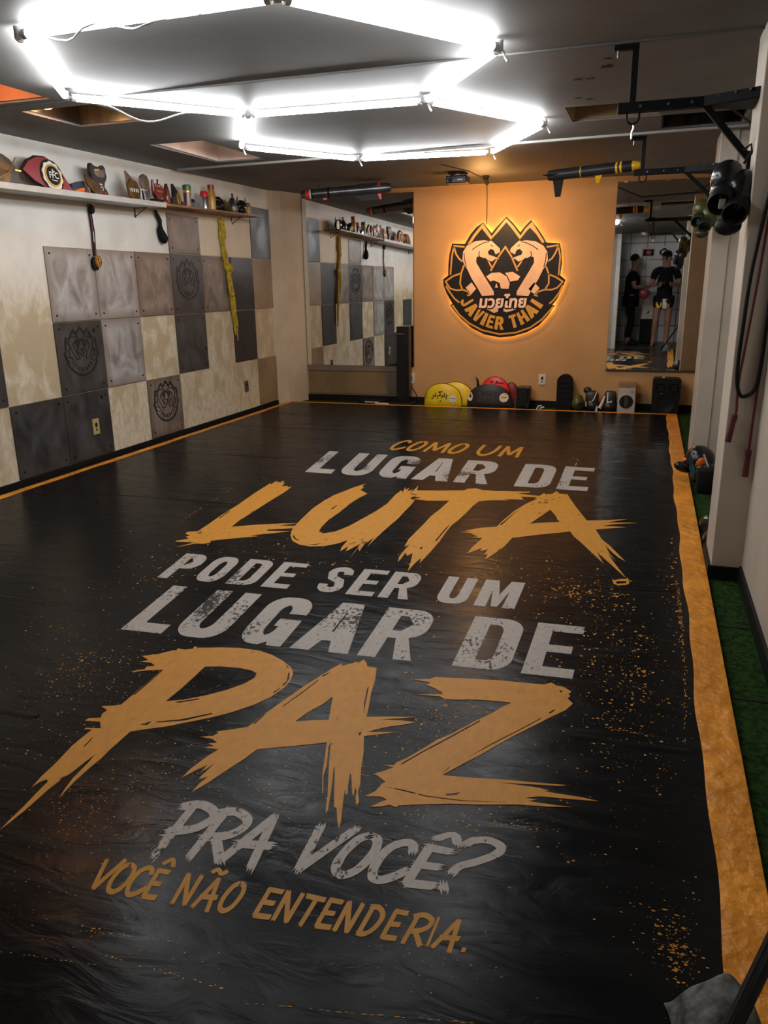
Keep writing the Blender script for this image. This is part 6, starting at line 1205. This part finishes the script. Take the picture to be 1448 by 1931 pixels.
    MB().box((-2.444, 8.04, z+.42), (.135, .11, .80), .006).build('column', M_GLOSSBLACK, t)
    MB().box((-2.455, 7.983, z+.41), (.10, .006, .70), .002).build('grille', M_BLACK, t)
    MB().box((-2.465, 7.981, z+.745), (.085, .006, .010), .002).build('handle_slot', M_CHROME, t)
    MB().box((-2.46, 8.02, z+.012), (.28, .18, .024), .006).build('base', M_BLACK, t)
    # clutter on the turf left of the tower
    t = thing('flat_box', 'flat black electronics box lying on the turf left of the tower', 'box', (-2.80, 8.05, z)); MB().box((-2.80, 8.05, z+.02), (.30, .12, .04), .004).build('case', M_BLACK, t); MB().box((-2.80, 7.988, z+.02), (.16, .004, .012)).build('label_strip', M_PLATE_W, t)
    t = thing('power_strip', 'small white power strip lying on the turf by the flat black box', 'power strip', (-2.66, 7.93, z)); MB().box((-2.66, 7.93, z+.012), (.16, .03, .022), .004).build('body', M_PLATE_W, t); MB().box((-2.58, 7.93, z+.012), (.02, .028, .020), .003).build('plug', M_BLACK, t)
    t = thing('tape_scrap', 'crumpled white scrap on the orange hem below the right outlet', 'scrap', (-.975, 7.86, z)); mb = MB(); mb.tube([(-1.005, 7.86, z+.02), (-.985, 7.86, z+.055), (-.96, 7.855, z+.06), (-.95, 7.86, z+.04), (-.975, 7.86, z+.03), (-.93, 7.865, z+.045)], .007, 6); mb.build('scrap', M_WHITE, t)
def build_right_side():
    # head guard with orange and teal, on the turf by the second column
    z = ZF; c = Vector((.368, 5.10, z+.012))
    t = thing('head_guard', 'black head guard with orange and teal trim lying on the turf by the second column', 'head guard', c)
    gb = M_GLOSSBLACK
    mb = MB().sph(c+Vector((.0, .06, .13)), (.095, .10, .10), 24); mb.sph(c+Vector((.03, -.02, .07)), (.085, .085, .075), 20); mb.build('shell', gb, t, True)
    MB().sph(c+Vector((-.095, .0, .10)), (.062, .035, .032), 18, rot=(0, .35, .3)).build('chin_guard', gb, t, True)
    MB().sph(c+Vector((-.075, .03, .145)), (.036, .02, .014), 14, rot=(0, -.2, .3)).build('orange_trim', M_ORNG, t, True)
    MB().sph(c+Vector((-.004, -.045, .135)), (.026, .014, .045), 14, rot=(.2, .35, 0)).build('orange_panel', M_ORNG, t, True)
    mb = MB(); mb.prism([[(-.062, .20), (-.045, .14), (-.01, .055), (-.045, .06), (-.065, .11)]], lambda a, b, h: c+Vector((a, -.055-h-.1*abs(b-.13), b)), .014); mb.build('teal_strap', M_TEAL, t)
    MB().tube([c+Vector((.01, -.06, .20)), c+Vector((.04, -.085, .13)), c+Vector((.025, -.10, .06)), c+Vector((-.01, -.09, .04))], .006, 8).build('silver_piping', M_CHROME, t, True)
    MB().lathe([(.006, 0), (.010, .003), (.012, 0)], Matrix.Translation(c+Vector((.012, -.104, .045))) @ Matrix.Rotation(PI/2, 4, 'X'), 16).build('ring', M_CHROME, t, True)
    t = thing('kick_pad', 'black curved kick pad standing against the second column below the head guard', 'kick pad', (.40, 4.93, z))
    mb = MB().box((.395, 4.93, z+.075), (.10, .12, .15), .025); mb.build('pad', M_SHIRT, t, True)
    # pair of black shoes half hidden by the near column
    for k, (x, y, r, lab) in enumerate(((.368, 4.10, .15, 'far black slide sandal with a white mark, on the turf behind the near column'), (.368, 3.845, -.1, 'near black slide sandal on the turf behind the near column'))):
        t = thing('slide_sandal', lab, 'sandal', (x, y, z), 'black slide sandals on the turf')
        so = [(x+.036*math.cos(a)*(1.1 if math.sin(a) > 0 else .9), y+.115*math.sin(a)) for a in [2*PI*i/24 for i in range(24)]]
        MB().prism([so], lambda a, b, h: Vector((a, b, z+h)), .028).build('sole', M_BLACK, t)
        mb = MB()
        A = [[mb.bm.verts.new((x+.046*math.cos(a)*kk, y+.02+.10*j/3-.03, z+.024+.055*math.sin(a)*kk)) for a in [PI*i/10 for i in range(11)]] for j, kk in ((0, 1), (1, 1.05), (2, .95))]
        for P_, Q_ in zip(A, A[1:]):
            for i in range(10): mb.bm.faces.new((P_[i], P_[i+1], Q_[i+1], Q_[i]))
        mb.build('strap', M_GLOSSBLACK, t, True)
        if k == 0: MB().box((x-.02, y-.02, z+.078), (.018, .016, .004)).build('mark', M_WHITE, t)
    # foreground: cloth draped over a bench end and a black bar
    t = thing('draped_cloth', 'worn grey cloth draped over a low padded bench end at the bottom right corner', 'cloth', (.17, 1.03, 0))
    mb = MB(); NX, NY = 26, 26; g = []
    for i in range(NX+1):
        r = []
        for j in range(NY+1):
            u, v = i/NX, j/NY; x = -.085+.17*u; yy = -.10+.16*v
            w = math.sin(u*9+v*4)*.004+math.sin(v*17-u*6)*.003+math.sin(u*23+v*11)*.002
            zz = .115*(1-max(0, (abs(u-.5)*2))**2.6*.97)*(1-v**5*.96)*(1-(1-v)**6*.96)
            r.append(mb.bm.verts.new(Vector((.192+x*math.cos(.35)*.85-yy*math.sin(.55)*.4, 1.115+x*math.sin(.35)*.75+yy*.85, .010+zz+w*(.4+zz*8)))))
        g.append(r)
    for i in range(NX):
        for j in range(NY): mb.bm.faces.new((g[i][j], g[i+1][j], g[i+1][j+1], g[i][j+1]))
    mb.build('cloth', M_GREYCLOTH, t, True)
    t = thing('leaning_bar', 'black metal bar leaning across the bottom right corner of the photo', 'bar', (.100, .843, 0))
    a, b = Vector((.100, .843, .015)), Vector((.437, 1.355, .573)); 
    MB().cyl(a, b, .0125, n=16).build('tube', M_GLOSSBLACK, t, True)
    d = (b-a).normalized(); MB().cyl(a-d*.002, a+d*.04, .0145, n=16).build('rubber_foot', M_BLACK, t, True); MB().cyl(b-d*.03, b+d*.002, .0140, n=16).build('end_cap', M_BLACK, t, True)

# ------------------------------------------------------------------ people reflected in the tall mirror
def skin_mesh(verts, edges, radii, root=0, sub=2):
    me = bpy.data.meshes.new('s'); me.from_pydata([tuple(v) for v in verts], edges, [])
    o = bpy.data.objects.new('s', me); COL.objects.link(o)
    m = o.modifiers.new('k', 'SKIN'); m.use_smooth_shade = True
    for i, r in enumerate(radii):
        sv = me.skin_vertices[0].data[i]; sv.radius = (r, r) if not hasattr(r, '__len__') else r; sv.use_root = (i == root)
    s = o.modifiers.new('u', 'SUBSURF'); s.levels = sub; s.render_levels = sub
    dg = bpy.context.evaluated_depsgraph_get(); bpy.context.view_layer.update()
    out = bpy.data.meshes.new_from_object(o.evaluated_get(bpy.context.evaluated_depsgraph_get()))
    bpy.data.objects.remove(o); bpy.data.meshes.remove(me)
    return out
def add_mesh(name, me, m, parent):
    me.name = name; me.materials.clear(); me.materials.append(m)
    for p in me.polygons: p.use_smooth = True
    o = bpy.data.objects.new(name, me); COL.objects.link(o); o.parent = parent; o.matrix_parent_inverse = Matrix.Translation(-Vector(parent.location)); return o
def person(label, bx, by, face, joints, hand_dirs, cap=True, shorts=None, shoe=True, dark=False):
    """joints in local metres (x right of the figure's own facing frame turned by face about z)"""
    R = Matrix.Rotation(face, 4, 'Z'); B = Matrix.Translation((bx, by, ZF+.012)) @ R
    X = lambda p: B @ Vector(p)
    t = thing('person', label, 'person', (bx, by, ZF+.012))
    J = joints
    V = []; E = []; RA = []
    def add(p, r, prev=None):
        V.append(X(p)); RA.append(r); i = len(V)-1
        if prev is not None: E.append((prev, i))
        return i
    pel = add(J['pelvis'], .105); wa = add(J['waist'], .095, pel); ch = add(J['chest'], .11, wa); up = add(J['neckbase'], .075, ch); nk = add(J['neck'], .055, up)
    hd0 = add(J['head0'], (.066, .078), nk); hd1 = add(J['head1'], (.080, .098), hd0); hd2 = add(J['head2'], (.072, .085), hd1)
    nose = add((J['head0'][0], J['head0'][1]+.105, J['head0'][2]+.035), .014, hd0)
    for s in (-1, 1):
        k = 'l' if s < 0 else 'r'
        sh = add(J[k+'sh'], .068, up); el = add(J[k+'el'], .046, sh); fa = add(tuple((Vector(J[k+'el'])*.5+Vector(J[k+'wr'])*.5)), .042, el); wr = add(J[k+'wr'], .028, fa)
        hd = (Vector(J[k+'wr'])-Vector(J[k+'el'])).normalized(); pa = Vector(J[k+'wr'])+hd*.055
        pm = add(tuple(pa), (.036, .022), wr)
        side = Vector(hand_dirs[k]).normalized(); curl = hd.cross(side).normalized()
        for q, (off, ln) in enumerate(((-.027, .055), (-.009, .066), (.009, .062), (.027, .048))):
            b0 = pa+side*off+hd*.028; f0 = add(tuple(b0), .0095, pm); f1 = add(tuple(b0+hd*ln*.55+curl*.012), .0085, f0); add(tuple(b0+hd*ln*.8+curl*.038), .0075, f1)
        b0 = pa-side*.034-hd*.01; f0 = add(tuple(b0), .011, pm); add(tuple(b0-side*.018+hd*.035+curl*.015), .009, f0)
        hip = add(J[k+'hip'], .098, pel); kn = add(J[k+'kn'], .062, hip); cf = add(tuple(Vector(J[k+'kn'])*.65+Vector(J[k+'an'])*.35), .058, kn); an = add(J[k+'an'], .038, cf)
        he = add((J[k+'an'][0], J[k+'an'][1]-.03, .035), .034, an); ba = add((J[k+'an'][0]+s*.01, J[k+'an'][1]+.10, .03), .034, an); add((J[k+'an'][0]+s*.015, J[k+'an'][1]+.17, .022), .022, ba)
    add_mesh('body', skin_mesh(V, E, RA), M_SKIN, t)
    # face details
    mb = MB()
    for s in (-1, 1): mb.sph(X((J['head0'][0]+s*.030, J['head0'][1]+.088, J['head0'][2]+.065)), .0095, 10)
    mb.build('eye', M_WHITE, t, True)
    MB().sph(X((J['head0'][0], J['head0'][1]+.084, J['head0'][2]-.012)), (.022, .01, .006), 12).build('mouth', mat('lip', (.22, .07, .055), .5), t, True)
    mb = MB()
    for s in (-1, 1): mb.sph(X((J['head0'][0]+s*.083, J['head0'][1]-.005, J['head0'][2]+.045)), (.012, .02, .032), 12)
    mb.build('ear', M_SKIN, t, True)
    # shirt
    V, E, RA = [], [], []
    pel = add((J['pelvis'][0], J['pelvis'][1], J['pelvis'][2]-.06), (.165, .150)); p2 = add((J['pelvis'][0], J['pelvis'][1], J['pelvis'][2]+.06), (.16, .145), pel); wa = add(J['waist'], (.15, .135), p2); ch = add(J['chest'], (.17, .14), wa); up = add(J['neckbase'], (.115, .095), ch)
    for k in ('l', 'r'):
        sh = add(J[k+'sh'], .084, up); add(tuple(Vector(J[k+'sh'])*.35+Vector(J[k+'el'])*.65), .068, sh)
    add_mesh('shirt', skin_mesh(V, E, RA), M_SHIRT, t)
    V, E, RA = [], [], []
    pel = add((J['pelvis'][0], J['pelvis'][1], J['pelvis'][2]), (.160, .122))
    for k in ('l', 'r'):
        hip = add(J[k+'hip'], .118, pel); f = .5 if shorts else .97
        md = add(tuple(Vector(J[k+'hip'])*.5+Vector(J[k+'kn'])*.5), .112 if shorts else .088, hip)
        if not shorts: kn = add(J[k+'kn'], .078, md); add(tuple(Vector(J[k+'an'])+Vector((0, 0, .05))), .062, kn)
    add_mesh('shorts' if shorts else 'trousers', skin_mesh(V, E, RA), M_SHIRT, t)
    if shorts:
        for dx, w, m, nm in ((-.085, .10, M_YEL, 'yellow_panel'), (.085, .05, M_YEL, 'yellow_panel'), (.02, .075, M_WHITE, 'white_panel')):
            mb = MB(); h2 = J['pelvis'][2]
            mb.prism([[(dx-w/2, -.13), (dx+w/2, -.15), (dx+w/2*1.05, .03), (dx-w/2, .04)]] if nm == 'white_panel' else [ell(dx, -.06, w/2, .075, 18)], lambda a, b, h: X((J['pelvis'][0]+a, J['pelvis'][1]+.142+h-.35*abs(a)**1.6, h2-.06+b)), .012)
            mb.build(nm, m, t)
    # cap or hair
    h = J['head1']
    if cap:
        MB().sph(X((h[0], h[1]-.004, h[2]+.045)), (.092, .108, .082), 20).build('cap', M_SHIRT, t, True)
        MB().prism([[(.075*math.cos(a), .085+.085*math.sin(a)) for a in [PI*i/10 for i in range(11)]]], lambda a, b, k: X((h[0]+a, h[1]+b, h[2]+.035-.25*max(0, b-.08)+k)), .008).build('cap_brim', M_SHIRT, t)
    else:
        mb = MB().sph(X((h[0], h[1]-.018, h[2]+.035)), (.09, .1, .085), 20); mb.build('hair', M_SHIRT, t, True)
    for s in (-1, 1):
        k = 'l' if s < 0 else 'r'; ax, ay = J[k+'an'][0]+s*.008, J[k+'an'][1]+.065
        MB().prism([[(ax+.045*math.cos(a), ay+.145*math.sin(a)) for a in [2*PI*i/20 for i in range(20)]]], lambda a, b, q: X((a, b, -.012+q)), .016).build('sandal_sole' if shorts else 'shoe', M_BURG if shorts else M_BLACK, t)
        if not shorts: MB().sph(X((ax, ay+.0, .045)), (.062, .062, .055), 16).build('shoe', M_BLACK, t, True); MB().sph(X((ax, ay+.09, .035)), (.06, .075, .045) if abs(face) < .1 else (.075, .06, .045), 16).build('shoe', M_BLACK, t, True)
        MB().tube([X((ax-.042, ay+.03, .01)), X((ax, ay+.075, .055)), X((ax+.042, ay+.03, .01))], .011, 8).build('sandal_strap' if shorts else 'shoe_top', M_BURG if shorts else M_BLACK, t, True)
    return t
def build_people():
    # the photographer, facing the back wall (+y); his left hand holds the phone at the camera
    bx, by = .075, -.33
    J = dict(pelvis=(0, 0, .93), waist=(0, .0, 1.08), chest=(0, .0, 1.28), neckbase=(0, -.01, 1.44), neck=(0, .0, 1.53), head0=(0, .02, 1.60), head1=(0, .01, 1.68), head2=(0, 0, 1.74),
             lsh=(-.19, -.01, 1.42), lel=(-.25, .0, 1.16), lwr=(-.15, .20, 1.17), rsh=(.19, -.01, 1.42), rel=(.27, .02, 1.16), rwr=(.14, .21, 1.18),
             lhip=(-.10, 0, .88), lkn=(-.125, .02, .49), lan=(-.145, -.01, .075), rhip=(.10, 0, .88), rkn=(.10, .03, .49), ran=(.095, -.005, .075))
    person('person in black cap, black shirt and yellow trimmed shorts holding a phone in the mirror', bx, by, 0, J, dict(l=(0, 0, 1), r=(0, 0, 1)), True, True)
    t = thing('phone', 'black phone held up at waist height by the person in the mirror', 'phone', (0, -.045, 1.18))
    MB().box((0, -.045, 1.185), (.155, .009, .075), .004).build('case', M_GLOSSBLACK, t)
    MB().cyl((0, -.040, 1.20), (0, -.0385, 1.20), .006).build('lens', M_CHROME, t)
    t = thing('focus_mitt', 'dark red round focus mitt held low by the person in the cap', 'mitt', (-.30, -.42, .98)); MB().sph((-.30, -.42, .99), (.10, .035, .10)).build('pad', M_BURG, t, True); MB().tube([(-.355, -.455, 1.0), (-.30, -.48, 1.0), (-.245, -.455, 1.0)], .012, 8).build('strap', M_BLACK, t, True)
    J = dict(pelvis=(0, 0, .92), waist=(0, .01, 1.06), chest=(0, .02, 1.26), neckbase=(0, .02, 1.42), neck=(0, .03, 1.50), head0=(0, .06, 1.57), head1=(0, .045, 1.65), head2=(0, .035, 1.71),
             lsh=(-.18, .02, 1.39), lel=(-.23, .06, 1.12), lwr=(-.12, .27, 1.14), rsh=(.18, .02, 1.39), rel=(.23, .03, 1.12), rwr=(.16, .24, 1.05),
             lhip=(-.10, 0, .87), lkn=(-.11, .04, .48), lan=(-.11, -.02, .075), rhip=(.10, 0, .87), rkn=(.11, .03, .48), ran=(.12, -.01, .075))
    person('person in dark clothes standing in profile at the left of the tall mirror', -.56, -.75, -PI/2, J, dict(l=(0, 0, 1), r=(0, 0, 1)), False, False)
    # plaques and gear on the tiled wall of the hall
    f = lambda a, b, h: Vector((a, -1.40+h, b))
    for k, (x, w, lab) in enumerate(((-.30, .26, 'rectangular white plaque with red and black marks on the tiled wall, leftmost of three'), (.0, .24, 'white and black crest plaque on the tiled wall, middle of three'), (.36, .36, 'wide white plaque with a red center on the tiled wall, rightmost of three'))):
        t = thing('wall_plaque', lab, 'plaque', (x, -1.40, 1.75), 'plaques on the tiled hall wall')
        o = [(x-w/2, 1.70), (x+w/2, 1.70), (x+w/2, 1.88), (x-w/2, 1.88)] if k == 0 else [(x+w/2*math.cos(a)*(1+.08*math.cos(5*a)), 1.79+.10*math.sin(a)*(1+.15*math.cos(4*a))) for a in [2*PI*i/30 for i in range(30)]]
        MB().prism([o], f, .015).build('board', M_WHITE, t)
        MB().prism([[(x+(a-x)*.8, 1.79+(b-1.79)*.72) for a, b in o]], f, .018).build('inlay', M_BLACK, t)
        MB().prism([ell(x, 1.79, w*.2, .04, 14)], f, .021).build('center', M_RED if k != 1 else M_WHITE, t)
    t = thing('hung_glove', 'red boxing glove hanging on the tiled wall beside the person in the cap', 'glove', (.52, -1.36, 1.45)); mb = MB().sph((.52, -1.34, 1.47), (.085, .055, .09)); mb.sph((.46, -1.33, 1.44), (.03, .03, .05)); mb.build('body', M_RED, t, True); MB().cyl((.52, -1.34, 1.40), (.52, -1.34, 1.32), .05, .055).build('cuff', M_BLACK, t, True)
    t = thing('storage_bin', 'white square bin on the hall floor behind the person in dark clothes', 'bin', (-.30, -1.2, ZF)); mb = MB().box((-.22, -1.25, .62), (.26, .22, .30), .02); mb.build('bucket', M_WHITE, t); mb = MB().box((-.22, -1.25, .25), (.28, .24, .46), .01); part(mb.build('stand', M_BLACK, t), 'black stand'); MB().prism([[(-.25, .57), (-.19, .60), (-.20, .66)]], lambda a, b, h: Vector((a, -1.14+h, b)), .004).build('mark', M_BLACK, t)

# ------------------------------------------------------------------ assemble
build_room(); build_mat()
build_hexagon_light(); build_recess_lamps(); build_wall_washer(); build_added_fill_lamp()
build_panels(); build_sign(); build_mirrors(); build_outlets()
build_shelves(); build_hanging()
build_brackets(); build_missiles(); build_projector(); build_hung_gear()
build_back_gear(); build_right_side(); build_people()
